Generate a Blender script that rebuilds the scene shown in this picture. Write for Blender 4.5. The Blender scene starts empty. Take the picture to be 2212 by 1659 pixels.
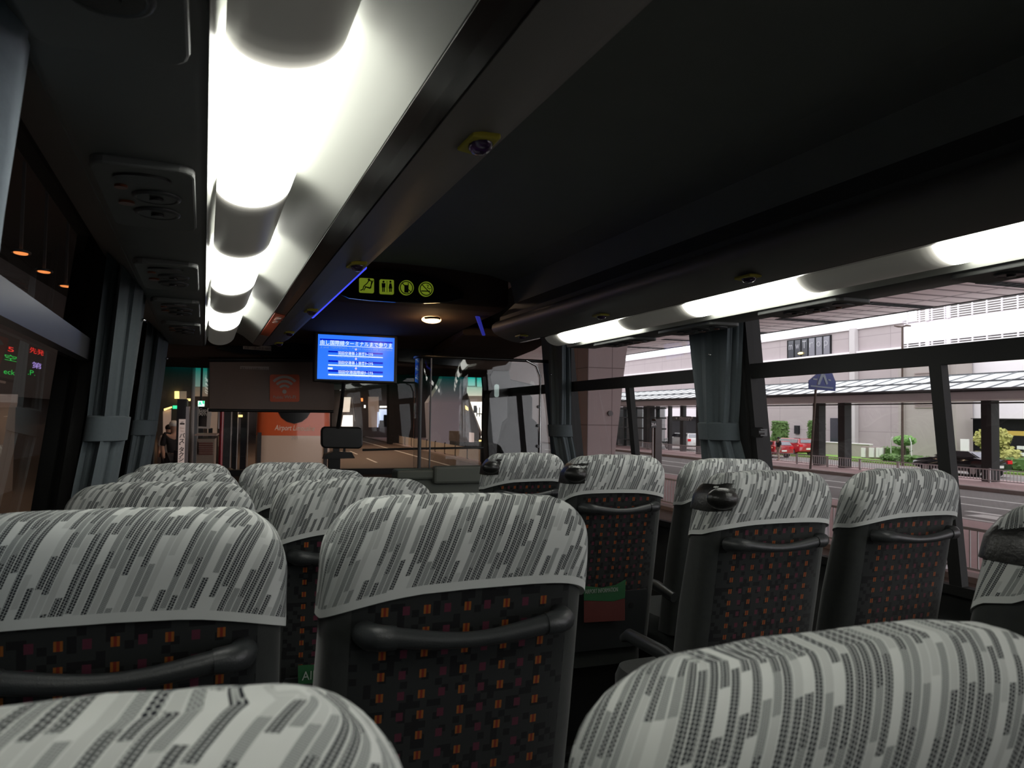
import bpy, bmesh, math, random
from mathutils import Vector, Matrix, noise

random.seed(7)
SC = bpy.context.scene
COL = SC.collection
R = math.radians

# ------------------------------------------------------------------ camera
# photograph frame 2212 x 1659, focal length 1660 px; bus runs along +Y, X to the right
F, CX, CY = 1660.0, 1106.0, 829.5
EYE = Vector((0, 0, 1.22))


def _basis(u0=440.0, v0=904.0, roll=0.7):
    d = Vector(((u0 - CX) / F, -(v0 - CY) / F, -1)).normalized()
    s = math.sin(R(roll)); a1, a2, a3 = d
    k = -a1 * s
    A = 1 + a2 * a2 / a3 / a3; B = -2 * k * a2 / a3 / a3; Cc = k * k / a3 / a3 - (1 - s * s)
    b = (-B + math.sqrt(B * B - 4 * A * Cc)) / (2 * A)
    z = Vector((s, b, (k - b * a2) / a3))
    x = d.cross(z)
    return Matrix((x, d, z))          # rows: world axes in camera space


W2C = _basis()                         # its rows are X, Y, Z of the world seen in camera space
cam_d = bpy.data.cameras.new('camera')
cam = bpy.data.objects.new('camera', cam_d)
COL.objects.link(cam)
cam.matrix_world = Matrix.Translation(EYE) @ W2C.to_4x4()
cam_d.sensor_width = 36.0
cam_d.lens = F / 2212 * 36
cam_d.clip_start = 0.02
cam_d.clip_end = 600
cam_d.dof.use_dof = True
cam_d.dof.focus_distance = 2.6
cam_d.dof.aperture_fstop = 11.0
SC.camera = cam


def ray(u, v):
    return W2C @ Vector(((u - CX) / F, -(v - CY) / F, -1))


def PY(u, v, Y):
    r = ray(u, v); return r * (Y / r.y)


def PX(u, v, X):
    r = ray(u, v); return r * (X / r.x)


def PZ(u, v, Z):
    r = ray(u, v); return r * (Z / r.z)


S_ = ray(558, 890).normalized()
T_ = S_.cross(Vector((0, 0, 1))).normalized()
H_ = T_.cross(S_)
STR = Matrix((T_, S_, H_))


def PT(u, v, t):
    r = STR @ ray(u, v); return r * (t / r.x)


def PH(u, v, h):
    r = STR @ ray(u, v); return r * (h / r.z)


def PS(u, v, s):
    r = STR @ ray(u, v); return r * (s / r.y)


BUS = Matrix.Translation(EYE)                       # bus frame: camera at 0,0,0
STREET = Matrix.Translation(EYE) @ STR.transposed().to_4x4()   # street frame: (T, S, H)
G = -2.75                                           # road surface in the street frame

# ------------------------------------------------------------------ world, exposure
world = bpy.data.worlds.new('sky')
SC.world = world
world.use_nodes = True
wn = world.node_tree.nodes; wl = world.node_tree.links
wbg = wn['Background']
tc = wn.new('ShaderNodeTexCoord'); sep = wn.new('ShaderNodeSeparateXYZ'); rmp = wn.new('ShaderNodeValToRGB')
wl.new(tc.outputs['Generated'], sep.inputs[0]); wl.new(sep.outputs['Z'], rmp.inputs[0])
rmp.color_ramp.elements[0].position = 0.0; rmp.color_ramp.elements[0].color = (0.95, 0.93, 0.96, 1)
rmp.color_ramp.elements[1].position = 0.6; rmp.color_ramp.elements[1].color = (1.0, 0.97, 1.0, 1)
wl.new(rmp.outputs[0], wbg.inputs[0])
wbg.inputs[1].default_value = 2.8
SC.view_settings.view_transform = 'Standard'
SC.view_settings.look = 'None'
SC.view_settings.exposure = 0.0
SC.view_settings.gamma = 1.0
SC.view_settings.use_curve_mapping = False
SC.cycles.max_bounces = 7
SC.cycles.diffuse_bounces = 4
SC.cycles.transparent_max_bounces = 16
SC.cycles.sample_clamp_indirect = 4.0

# ------------------------------------------------------------------ materials
MATS = {}


def mat(name, col, rough=0.6, metal=0.0, emit=None, es=1.0, var=0.0, scale=20.0, bump=0.0, spec=0.5, alpha=None, coat=0.0):
    m = bpy.data.materials.new(name); m.use_nodes = True
    nt = m.node_tree; p = nt.nodes['Principled BSDF']
    p.inputs['Base Color'].default_value = (*col, 1)
    p.inputs['Roughness'].default_value = rough
    p.inputs['Metallic'].default_value = metal
    p.inputs['Specular IOR Level'].default_value = spec
    if coat:
        p.inputs['Coat Weight'].default_value = coat
        p.inputs['Coat Roughness'].default_value = 0.05
    if emit:
        p.inputs['Emission Color'].default_value = (*emit, 1)
        p.inputs['Emission Strength'].default_value = es
    if var or bump:
        t = nt.nodes.new('ShaderNodeTexCoord'); n = nt.nodes.new('ShaderNodeTexNoise')
        n.inputs['Scale'].default_value = scale; n.inputs['Detail'].default_value = 4
        nt.links.new(t.outputs['Object'], n.inputs['Vector'])
        if var:
            mx = nt.nodes.new('ShaderNodeMix'); mx.data_type = 'RGBA'
            mx.inputs[6].default_value = (*[c * (1 - var) for c in col], 1)
            mx.inputs[7].default_value = (*[min(1, c * (1 + var)) for c in col], 1)
            nt.links.new(n.outputs['Fac'], mx.inputs[0]); nt.links.new(mx.outputs[2], p.inputs['Base Color'])
        if bump:
            b = nt.nodes.new('ShaderNodeBump'); b.inputs['Strength'].default_value = bump
            b.inputs['Distance'].default_value = 0.002
            nt.links.new(n.outputs['Fac'], b.inputs['Height']); nt.links.new(b.outputs[0], p.inputs['Normal'])
    MATS[name] = m
    return m


def math_node(nt, op, a, b=None, c=None):
    n = nt.nodes.new('ShaderNodeMath'); n.operation = op
    for i, x in enumerate((a, b, c)):
        if x is None: continue
        if isinstance(x, (int, float)): n.inputs[i].default_value = x
        else: nt.links.new(x, n.inputs[i])
    return n.outputs[0]


def mix_col(nt, f, a, b):
    n = nt.nodes.new('ShaderNodeMix'); n.data_type = 'RGBA'
    if isinstance(f, (int, float)): n.inputs[0].default_value = f
    else: nt.links.new(f, n.inputs[0])
    for i, x in ((6, a), (7, b)):
        if isinstance(x, tuple): n.inputs[i].default_value = (*x, 1)
        else: nt.links.new(x, n.inputs[i])
    return n.outputs[2]


def glass_mat(name, tint=(1, 1, 1), base=0.05, gain=0.8, rough=0.0, band=None):
    """thin pane: transparent mixed with mirror reflection growing towards grazing angles; band = tinted strip of the glass"""
    m = bpy.data.materials.new(name); m.use_nodes = True
    nt = m.node_tree; nt.nodes.clear()
    out = nt.nodes.new('ShaderNodeOutputMaterial'); tr = nt.nodes.new('ShaderNodeBsdfTransparent')
    gl = nt.nodes.new('ShaderNodeBsdfGlossy'); mx = nt.nodes.new('ShaderNodeMixShader')
    lw = nt.nodes.new('ShaderNodeLayerWeight'); lw.inputs[0].default_value = 0.5
    tr.inputs[0].default_value = (*tint, 1); gl.inputs['Roughness'].default_value = rough
    p = math_node(nt, 'POWER', lw.outputs['Facing'], 4.0)
    f = math_node(nt, 'MULTIPLY_ADD', p, gain, base)
    nt.links.new(f, mx.inputs[0]); nt.links.new(tr.outputs[0], mx.inputs[1]); nt.links.new(gl.outputs[0], mx.inputs[2])
    nt.links.new(mx.outputs[0], out.inputs[0])
    if band:
        z0, z1, colr = band
        t = nt.nodes.new('ShaderNodeTexCoord'); s = nt.nodes.new('ShaderNodeSeparateXYZ')
        nt.links.new(t.outputs['Object'], s.inputs[0])
        mr = nt.nodes.new('ShaderNodeMapRange'); mr.inputs[1].default_value = z0; mr.inputs[2].default_value = z1
        nt.links.new(s.outputs['Z'], mr.inputs[0])
        nt.links.new(mix_col(nt, mr.outputs[0], tint, colr), tr.inputs[0])
    MATS[name] = m
    return m


def lace_mat():
    """woven lace: slanted strips, each cut into plain, sheer, fine-mesh and open-mesh lengths (UV in metres)"""
    m = bpy.data.materials.new('lace cloth'); m.use_nodes = True
    nt = m.node_tree; p = nt.nodes['Principled BSDF']
    p.inputs['Roughness'].default_value = 0.9; p.inputs['Specular IOR Level'].default_value = 0.1
    uv = nt.nodes.new('ShaderNodeUVMap'); uv.uv_map = 'UVMap'
    s = nt.nodes.new('ShaderNodeSeparateXYZ'); nt.links.new(uv.outputs[0], s.inputs[0])
    U, V = s.outputs['X'], s.outputs['Y']
    oi = nt.nodes.new('ShaderNodeObjectInfo')
    U = math_node(nt, 'ADD', U, math_node(nt, 'MULTIPLY', oi.outputs['Random'], 3.0))
    xp = math_node(nt, 'MULTIPLY_ADD', V, -0.42, U)
    i = math_node(nt, 'FLOOR', math_node(nt, 'DIVIDE', xp, 0.0084))
    ci = nt.nodes.new('ShaderNodeCombineXYZ'); nt.links.new(i, ci.inputs[0])
    w1 = nt.nodes.new('ShaderNodeTexWhiteNoise'); w1.noise_dimensions = '3D'; nt.links.new(ci.outputs[0], w1.inputs[0])
    al = math_node(nt, 'MULTIPLY_ADD', w1.outputs['Value'], 7.0, math_node(nt, 'DIVIDE', V, 0.036))
    j = math_node(nt, 'FLOOR', al)
    cj = nt.nodes.new('ShaderNodeCombineXYZ'); nt.links.new(i, cj.inputs[0]); nt.links.new(j, cj.inputs[1])
    cj.inputs[2].default_value = 4.3
    w2 = nt.nodes.new('ShaderNodeTexWhiteNoise'); w2.noise_dimensions = '3D'; nt.links.new(cj.outputs[0], w2.inputs[0])
    c = w2.outputs['Value']
    big = math_node(nt, 'GREATER_THAN', c, 0.53)
    fine = math_node(nt, 'MULTIPLY', math_node(nt, 'GREATER_THAN', c, 0.34), math_node(nt, 'SUBTRACT', 1.0, big))
    sheer = math_node(nt, 'MULTIPLY', math_node(nt, 'LESS_THAN', c, 0.16), 1.0)

    def dots(pitch, rad, soft):
        a = math_node(nt, 'DIVIDE', xp, pitch)
        col = math_node(nt, 'FLOOR', a)
        st = math_node(nt, 'MULTIPLY', math_node(nt, 'FLOORED_MODULO', col, 2.0), 0.5)
        b = math_node(nt, 'ADD', math_node(nt, 'DIVIDE', V, pitch * 0.92), st)
        fa = math_node(nt, 'SUBTRACT', math_node(nt, 'FRACT', a), 0.5)
        fb = math_node(nt, 'SUBTRACT', math_node(nt, 'FRACT', b), 0.5)
        d = math_node(nt, 'SQRT', math_node(nt, 'ADD', math_node(nt, 'MULTIPLY', fa, fa), math_node(nt, 'MULTIPLY', fb, fb)))
        mr = nt.nodes.new('ShaderNodeMapRange')
        mr.inputs[1].default_value = rad; mr.inputs[2].default_value = rad + soft
        mr.inputs[3].default_value = 1.0; mr.inputs[4].default_value = 0.0
        nt.links.new(d, mr.inputs[0]); return mr.outputs[0]

    fr_ = math_node(nt, 'FRACT', math_node(nt, 'DIVIDE', xp, 0.0084))
    gap = math_node(nt, 'MULTIPLY', math_node(nt, 'GREATER_THAN', fr_, 0.05), math_node(nt, 'LESS_THAN', fr_, 0.90))
    big = math_node(nt, 'MULTIPLY', big, gap); fine = math_node(nt, 'MULTIPLY', fine, gap); sheer = math_node(nt, 'MULTIPLY', sheer, gap)
    hb = math_node(nt, 'MULTIPLY', dots(0.0032, 0.36, 0.12), big)
    hf = math_node(nt, 'MULTIPLY', dots(0.0019, 0.27, 0.16), fine)
    # keep a plain hem along the lower edge (UV V below 0.012)
    hem = math_node(nt, 'GREATER_THAN', V, 0.012)
    hb = math_node(nt, 'MULTIPLY', hb, hem); hf = math_node(nt, 'MULTIPLY', hf, hem)
    zone = math_node(nt, 'MULTIPLY', math_node(nt, 'ADD', math_node(nt, 'MULTIPLY', math_node(nt, 'ADD', big, fine), 0.75),
                                               math_node(nt, 'MULTIPLY', sheer, 0.4)), hem)
    col = mix_col(nt, zone, (0.62, 0.64, 0.62), (0.34, 0.36, 0.35))
    col = mix_col(nt, math_node(nt, 'MULTIPLY', hf, 0.72), col, (0.045, 0.05, 0.055))
    col = mix_col(nt, hb, col, (0.02, 0.022, 0.028))
    nt.links.new(col, p.inputs['Base Color'])
    b = nt.nodes.new('ShaderNodeBump'); b.inputs['Strength'].default_value = 0.5; b.inputs['Distance'].default_value = 0.0012
    h = math_node(nt, 'SUBTRACT', 1.0, math_node(nt, 'ADD', hb, math_node(nt, 'MULTIPLY', zone, 0.6)))
    tco = nt.nodes.new('ShaderNodeTexCoord'); nz = nt.nodes.new('ShaderNodeTexNoise'); nz.inputs['Scale'].default_value = 25
    nt.links.new(tco.outputs['Object'], nz.inputs['Vector'])
    h = math_node(nt, 'ADD', h, math_node(nt, 'MULTIPLY', nz.outputs['Fac'], 1.0))
    nt.links.new(h, b.inputs['Height']); nt.links.new(b.outputs[0], p.inputs['Normal'])
    MATS['lace'] = m


def seat_fabric_mat():
    """dark moquette: black and charcoal squares with rows of orange and purple woven blocks in the back panel"""
    m = bpy.data.materials.new('seat moquette'); m.use_nodes = True
    nt = m.node_tree; p = nt.nodes['Principled BSDF']
    p.inputs['Roughness'].default_value = 0.95; p.inputs['Specular IOR Level'].default_value = 0.15
    p.inputs['Sheen Weight'].default_value = 0.25; p.inputs['Sheen Roughness'].default_value = 0.5
    uv = nt.nodes.new('ShaderNodeUVMap'); uv.uv_map = 'UVMap'
    s = nt.nodes.new('ShaderNodeSeparateXYZ'); nt.links.new(uv.outputs[0], s.inputs[0])
    U, V = s.outputs['X'], s.outputs['Y']
    a = math_node(nt, 'DIVIDE', U, 0.0104); b = math_node(nt, 'DIVIDE', V, 0.0104)
    ca = nt.nodes.new('ShaderNodeCombineXYZ')
    nt.links.new(math_node(nt, 'FLOOR', a), ca.inputs[0]); nt.links.new(math_node(nt, 'FLOOR', b), ca.inputs[1])
    w = nt.nodes.new('ShaderNodeTexWhiteNoise'); nt.links.new(ca.outputs[0], w.inputs[0])
    sq = math_node(nt, 'GREATER_THAN', w.outputs['Value'], 0.68)
    base = mix_col(nt, sq, (0.017, 0.019, 0.019), (0.005, 0.005, 0.006))
    # coloured blocks: every 41.6 mm across, 31.2 mm down
    A = math_node(nt, 'ADD', math_node(nt, 'DIVIDE', U, 0.0305), 0.5); B = math_node(nt, 'DIVIDE', math_node(nt, 'SUBTRACT', V, 0.0055), 0.0312)
    fA = math_node(nt, 'ABSOLUTE', math_node(nt, 'SUBTRACT', math_node(nt, 'FRACT', A), 0.5))
    fB = math_node(nt, 'ABSOLUTE', math_node(nt, 'SUBTRACT', math_node(nt, 'FRACT', B), 0.5))
    blk = math_node(nt, 'MULTIPLY', math_node(nt, 'LESS_THAN', fA, 0.165), math_node(nt, 'LESS_THAN', fB, 0.20))
    inner = math_node(nt, 'LESS_THAN', fA, 0.06)
    odd = math_node(nt, 'FLOORED_MODULO', math_node(nt, 'FLOOR', A), 2.0)
    orange = mix_col(nt, inner, (0.24, 0.08, 0.012), (0.17, 0.018, 0.008))
    colr = mix_col(nt, odd, orange, (0.085, 0.016, 0.032))
    panel = math_node(nt, 'LESS_THAN', math_node(nt, 'ABSOLUTE', U), 0.168)
    blk = math_node(nt, 'MULTIPLY', blk, math_node(nt, 'LESS_THAN', math_node(nt, 'ABSOLUTE', U), 0.143))
    back = mix_col(nt, blk, base, colr)
    tco = nt.nodes.new('ShaderNodeTexCoord'); nz = nt.nodes.new('ShaderNodeTexNoise'); nz.inputs['Scale'].default_value = 60
    nt.links.new(tco.outputs['Object'], nz.inputs['Vector'])
    side = mix_col(nt, nz.outputs['Fac'], (0.028, 0.031, 0.030), (0.042, 0.046, 0.044))
    nt.links.new(mix_col(nt, panel, side, back), p.inputs['Base Color'])
    bp = nt.nodes.new('ShaderNodeBump'); bp.inputs['Strength'].default_value = 0.3; bp.inputs['Distance'].default_value = 0.001
    nz2 = nt.nodes.new('ShaderNodeTexNoise'); nz2.inputs['Scale'].default_value = 900
    nt.links.new(tco.outputs['Object'], nz2.inputs['Vector'])
    nt.links.new(nz2.outputs['Fac'], bp.inputs['Height']); nt.links.new(bp.outputs[0], p.inputs['Normal'])
    MATS['moquette'] = m


def stripe_mat(name, col, line, axis, period, width, rough=0.8, coords='Object'):
    m = bpy.data.materials.new(name); m.use_nodes = True
    nt = m.node_tree; p = nt.nodes['Principled BSDF']; p.inputs['Roughness'].default_value = rough
    t = nt.nodes.new('ShaderNodeTexCoord'); s = nt.nodes.new('ShaderNodeSeparateXYZ')
    nt.links.new(t.outputs[coords], s.inputs[0])
    f = None
    for ax, pe, wi in zip(axis, period, width):
        a = math_node(nt, 'FRACT', math_node(nt, 'DIVIDE', s.outputs[ax], pe))
        g = math_node(nt, 'LESS_THAN', a, wi / pe)
        f = g if f is None else math_node(nt, 'MAXIMUM', f, g)
    n = nt.nodes.new('ShaderNodeTexNoise'); n.inputs['Scale'].default_value = 0.8
    nt.links.new(t.outputs[coords], n.inputs['Vector'])
    c = mix_col(nt, n.outputs['Fac'], tuple(x * 0.93 for x in col), tuple(min(1, x * 1.07) for x in col))
    nt.links.new(mix_col(nt, f, c, line), p.inputs['Base Color'])
    MATS[name] = m
    return m


lace_mat(); seat_fabric_mat()
mat('plastic dark', (0.10, 0.105, 0.10), 0.55, var=0.06, scale=3, bump=0.12)
mat('rack face', (0.13, 0.125, 0.115), 0.55, var=0.05, scale=4, bump=0.1)
mat('reflector', (0.42, 0.43, 0.40), 0.35)
mat('gloss strip', (0.035, 0.028, 0.025), 0.12, spec=0.8)
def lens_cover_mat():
    m = mat('lens off', (0.30, 0.29, 0.26), 0.35, spec=0.6)  # lamplight spilling into the unlit covers, put in as emission
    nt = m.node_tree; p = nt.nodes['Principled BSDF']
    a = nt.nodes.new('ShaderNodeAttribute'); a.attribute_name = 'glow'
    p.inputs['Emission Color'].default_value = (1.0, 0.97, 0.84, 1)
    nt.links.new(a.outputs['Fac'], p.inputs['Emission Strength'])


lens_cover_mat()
mat('lens lit', (0.8, 0.8, 0.76), 0.5, emit=(1.0, 1.0, 0.92), es=8.2)
mat('black plastic', (0.012, 0.012, 0.012), 0.35, bump=0.1, scale=200)
mat('black rubber', (0.010, 0.010, 0.010), 0.7)
mat('handle plastic', (0.030, 0.033, 0.034), 0.38, bump=0.25, scale=350)
mat('black leather', (0.014, 0.014, 0.013), 0.33, bump=0.5, scale=150)
mat('ceiling cloth', (0.22, 0.235, 0.22), 0.95, var=0.05, scale=8)
mat('wall trim', (0.05, 0.052, 0.052), 0.8, var=0.05)
mat('floor vinyl', (0.035, 0.035, 0.035), 0.45, var=0.15, scale=14)
mat('curtain', (0.082, 0.100, 0.110), 0.9, var=0.10, scale=90, bump=0.3)
mat('curtain near', (0.30, 0.36, 0.42), 0.9, var=0.12, scale=60, bump=0.4)
mat('roller cloth', (0.21, 0.155, 0.13), 0.9, var=0.05)
mat('smoked tube', (0.10, 0.10, 0.11), 0.25)
mat('rail grey', (0.045, 0.045, 0.05), 0.34, spec=0.6)
mat('amber lens', (0.16, 0.045, 0.015), 0.3)
mat('brown header', (0.085, 0.058, 0.045), 0.85, spec=0.15, var=0.06, scale=5)
mat('black glass', (0.004, 0.005, 0.006), 0.12, spec=0.6)
mat('panel grey', (0.085, 0.095, 0.08), 0.6, bump=0.15, scale=90)
mat('yellow plastic', (0.42, 0.36, 0.03), 0.5)
mat('purple button', (0.035, 0.012, 0.06), 0.15, spec=0.8)
mat('chrome', (0.55, 0.55, 0.55), 0.15, metal=1.0)
mat('blue led', (0.02, 0.03, 0.3), 0.5, emit=(0.05, 0.07, 0.9), es=1.1)
mat('blue strip off', (0.03, 0.04, 0.16), 0.4, emit=(0.035, 0.04, 0.42), es=0.5)
mat('warm lamp', (1, 0.8, 0.5), 0.5, emit=(1.0, 0.62, 0.28), es=4.0)
mat('screen blue', (0.02, 0.1, 0.5), 0.2, emit=(0.03, 0.20, 1.0), es=0.95)
mat('screen bar', (0.0, 0.0, 0.4), 0.2, emit=(0.0, 0.01, 0.62), es=0.8)
mat('screen white', (0.8, 0.9, 0.9), 0.2, emit=(0.85, 1.0, 1.0), es=0.95)
mat('screen ink', (0.25, 0.35, 0.5), 0.2, emit=(0.16, 0.33, 0.6), es=0.8)
mat('screen pink', (0.8, 0.6, 0.7), 0.2, emit=(1.0, 0.75, 0.85), es=0.9)
mat('icon green', (0.40, 0.52, 0.05), 0.5, emit=(0.33, 0.45, 0.03), es=0.30)
mat('orange sticker', (0.62, 0.10, 0.035), 0.5)
mat('sticker pale', (0.45, 0.38, 0.34), 0.6)
mat('sticker ink', (0.05, 0.04, 0.04), 0.6)
mat('leaflet green', (0.015, 0.09, 0.03), 0.5, var=0.2, scale=18)
mat('leaflet red', (0.10, 0.022, 0.018), 0.5, var=0.2, scale=18)
mat('leaflet white', (0.3, 0.34, 0.3), 0.5)
# street
mat('asphalt', (0.20, 0.185, 0.18), 0.8, var=0.12, scale=3, bump=0.2)
mat('asphalt brown', (0.115, 0.085, 0.072), 0.75, var=0.12, scale=2)  # brown cast stands in for warm lamplight on the road
mat('pink paving', (0.52, 0.36, 0.36), 0.8, var=0.08, scale=2)
mat('road paint', (0.78, 0.78, 0.76), 0.7)
mat('kerb stone', (0.33, 0.27, 0.26), 0.8, var=0.12, scale=2)
mat('grass', (0.16, 0.30, 0.05), 0.9, var=0.35, scale=6)
mat('leaf', (0.10, 0.19, 0.05), 0.8, var=0.35, scale=5)
mat('leaf bright', (0.18, 0.36, 0.10), 0.8, var=0.35, scale=5)
mat('leaf yellow', (0.40, 0.40, 0.12), 0.8, var=0.35, scale=5)
mat('bark', (0.06, 0.045, 0.035), 0.9, var=0.3)
mat('fence grey', (0.55, 0.52, 0.53), 0.6, var=0.05)
mat('mesh pale', (0.60, 0.54, 0.48), 0.7, var=0.08)
mat('column lilac', (0.42, 0.44, 0.56), 0.7, var=0.05)
mat('dark steel', (0.018, 0.018, 0.020), 0.5, var=0.1)
mat('canopy frame', (0.16, 0.17, 0.18), 0.5)
mat('canopy glass', (0.85, 0.9, 0.92), 0.5)
mat('beam pale', (0.58, 0.55, 0.56), 0.7)
stripe_mat('beige wall', (0.43, 0.375, 0.385), (0.32, 0.28, 0.29), (1, 2), (4.4, 1.9), (0.06, 0.05))
stripe_mat('tile column', (0.46, 0.38, 0.38), (0.2, 0.16, 0.16), (0, 1, 2), (1.1, 1.1, 2.4), (0.03, 0.03, 0.035))
stripe_mat('soffit boards', (0.86, 0.73, 0.72), (0.30, 0.23, 0.23), (1, 0), (1.2, 14.0), (0.24, 0.12))
mat('beige tower', (0.40, 0.36, 0.345), 0.8, var=0.05, scale=1)
mat('white cladding', (0.88, 0.84, 0.89), 0.6, var=0.03, scale=1)
mat('louvre white', (0.85, 0.84, 0.86), 0.5)
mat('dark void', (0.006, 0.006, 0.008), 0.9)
mat('window dark', (0.055, 0.06, 0.075), 0.15, spec=0.8)
mat('window pale', (0.20, 0.20, 0.24), 0.2, spec=0.8)
mat('letter grey', (0.38, 0.38, 0.42), 0.6)
mat('sign blue', (0.012, 0.022, 0.13), 0.4)
mat('sign pale', (0.16, 0.19, 0.22), 0.5)
mat('rust pole', (0.07, 0.045, 0.035), 0.7, var=0.3)
mat('maroon post', (0.035, 0.014, 0.013), 0.3, var=0.2, scale=3)
mat('car black', (0.012, 0.012, 0.016), 0.15, coat=1.0)
mat('car red', (0.40, 0.02, 0.03), 0.2, coat=1.0)
mat('car white', (0.85, 0.85, 0.85), 0.25, coat=1.0)
mat('car glass', (0.25, 0.26, 0.30), 0.05, spec=0.9)
mat('car glass dark', (0.02, 0.02, 0.025), 0.08, spec=0.9)
mat('tyre', (0.015, 0.015, 0.015), 0.8)
mat('alloy', (0.4, 0.4, 0.4), 0.3, metal=0.8)
mat('tail light', (0.5, 0.01, 0.02), 0.2, emit=(0.8, 0.03, 0.04), es=0.25)
mat('number plate', (0.8, 0.8, 0.75), 0.5)
mat('bus orange', (0.80, 0.15, 0.045), 0.3, coat=0.6)
mat('bus cream', (0.78, 0.64, 0.54), 0.3, coat=0.6)
mat('bus lettering', (0.95, 0.80, 0.68), 0.4)
mat('terminal wall', (0.10, 0.08, 0.075), 0.8, var=0.1, scale=1)
mat('deck concrete', (0.05, 0.045, 0.043), 0.9, var=0.1, scale=1)
mat('shop light', (1, 1, 1), 0.5, emit=(1.0, 0.95, 0.85), es=2.2)
mat('shop blue', (1, 1, 1), 0.5, emit=(0.55, 0.7, 1.0), es=1.0)
mat('hall light', (0.9, 0.85, 0.8), 0.5, emit=(1.0, 0.86, 0.72), es=0.9)
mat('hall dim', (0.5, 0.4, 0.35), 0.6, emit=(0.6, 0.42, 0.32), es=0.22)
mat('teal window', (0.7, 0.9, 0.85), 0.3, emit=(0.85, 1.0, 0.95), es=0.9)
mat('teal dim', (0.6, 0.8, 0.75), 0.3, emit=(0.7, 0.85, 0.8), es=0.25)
mat('blue window', (0.2, 0.7, 0.9), 0.3, emit=(0.2, 0.75, 1.0), es=0.5)
mat('exit green', (0.1, 0.9, 0.5), 0.3, emit=(0.05, 0.9, 0.42), es=1.2)
mat('exit white', (0.9, 1, 0.95), 0.3, emit=(0.75, 1.0, 0.9), es=1.4)
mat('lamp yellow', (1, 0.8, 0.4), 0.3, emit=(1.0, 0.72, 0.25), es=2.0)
mat('downlight', (1, 0.7, 0.4), 0.3, emit=(1.0, 0.30, 0.08), es=1.6)
mat('led red', (1, 0, 0), 0.3, emit=(1.0, 0.03, 0.02), es=0.9)
mat('led green', (0, 1, 0), 0.3, emit=(0.02, 0.62, 0.10), es=0.7)
mat('led violet', (0.6, 0.4, 1), 0.3, emit=(0.55, 0.38, 1.0), es=0.9)
mat('sign face white', (0.75, 0.62, 0.60), 0.5, emit=(0.75, 0.6, 0.56), es=0.45)
mat('sign ink', (0.03, 0.02, 0.02), 0.5)
mat('paper pale', (0.5, 0.43, 0.4), 0.6, emit=(0.5, 0.42, 0.38), es=0.10)
mat('column grey', (0.36, 0.33, 0.31), 0.6, var=0.1, scale=2)
mat('red paint', (0.36, 0.02, 0.035), 0.3, coat=0.5)
mat('bench red', (0.16, 0.05, 0.035), 0.6)
mat('bench edge', (0.45, 0.33, 0.28), 0.4)
mat('counter tan', (0.30, 0.23, 0.18), 0.6)
mat('skin', (0.45, 0.27, 0.20), 0.6)
mat('hair', (0.01, 0.008, 0.007), 0.6)
mat('cloth dark', (0.018, 0.017, 0.02), 0.9)
mat('cloth pale', (0.40, 0.36, 0.33), 0.9)
mat('cloth beige', (0.38, 0.32, 0.25), 0.9)
mat('cloth white', (0.7, 0.7, 0.68), 0.9)
mat('beam yellow', (0.55, 0.38, 0.08), 0.6)
mat('red frame', (0.55, 0.14, 0.12), 0.5)
glass_mat('side glass', (0.93, 0.95, 0.95), 0.045, 0.75)
glass_mat('windscreen glass', (0.86, 0.84, 0.80), 0.03, 0.5, band=(1.22 + 0.15, 1.22 + 0.36, (0.02, 0.42, 0.36)))
glass_mat('acrylic', (0.90, 0.92, 0.92), 0.06, 0.85, rough=0.02)
glass_mat('street glass', (0.75, 0.80, 0.80), 0.10, 0.6)

# ------------------------------------------------------------------ building helpers
MW = {}


def place(o, M):
    o.matrix_world = M; MW[o.name] = M


def meta(o, label=None, cat=None, group=None, kind=None):
    if label: o['label'] = label
    if cat: o['category'] = cat
    if group: o['group'] = group
    if kind: o['kind'] = kind
    return o


def thing(name, label, cat, M=None, group=None):
    o = bpy.data.objects.new(name, None); COL.objects.link(o)
    o.empty_display_size = 0.1
    place(o, M if M is not None else Matrix.Identity(4))
    return meta(o, label, cat, group)


def at(x, y, z, frame=None):
    return (frame if frame is not None else BUS) @ Matrix.Translation((x, y, z))


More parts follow.
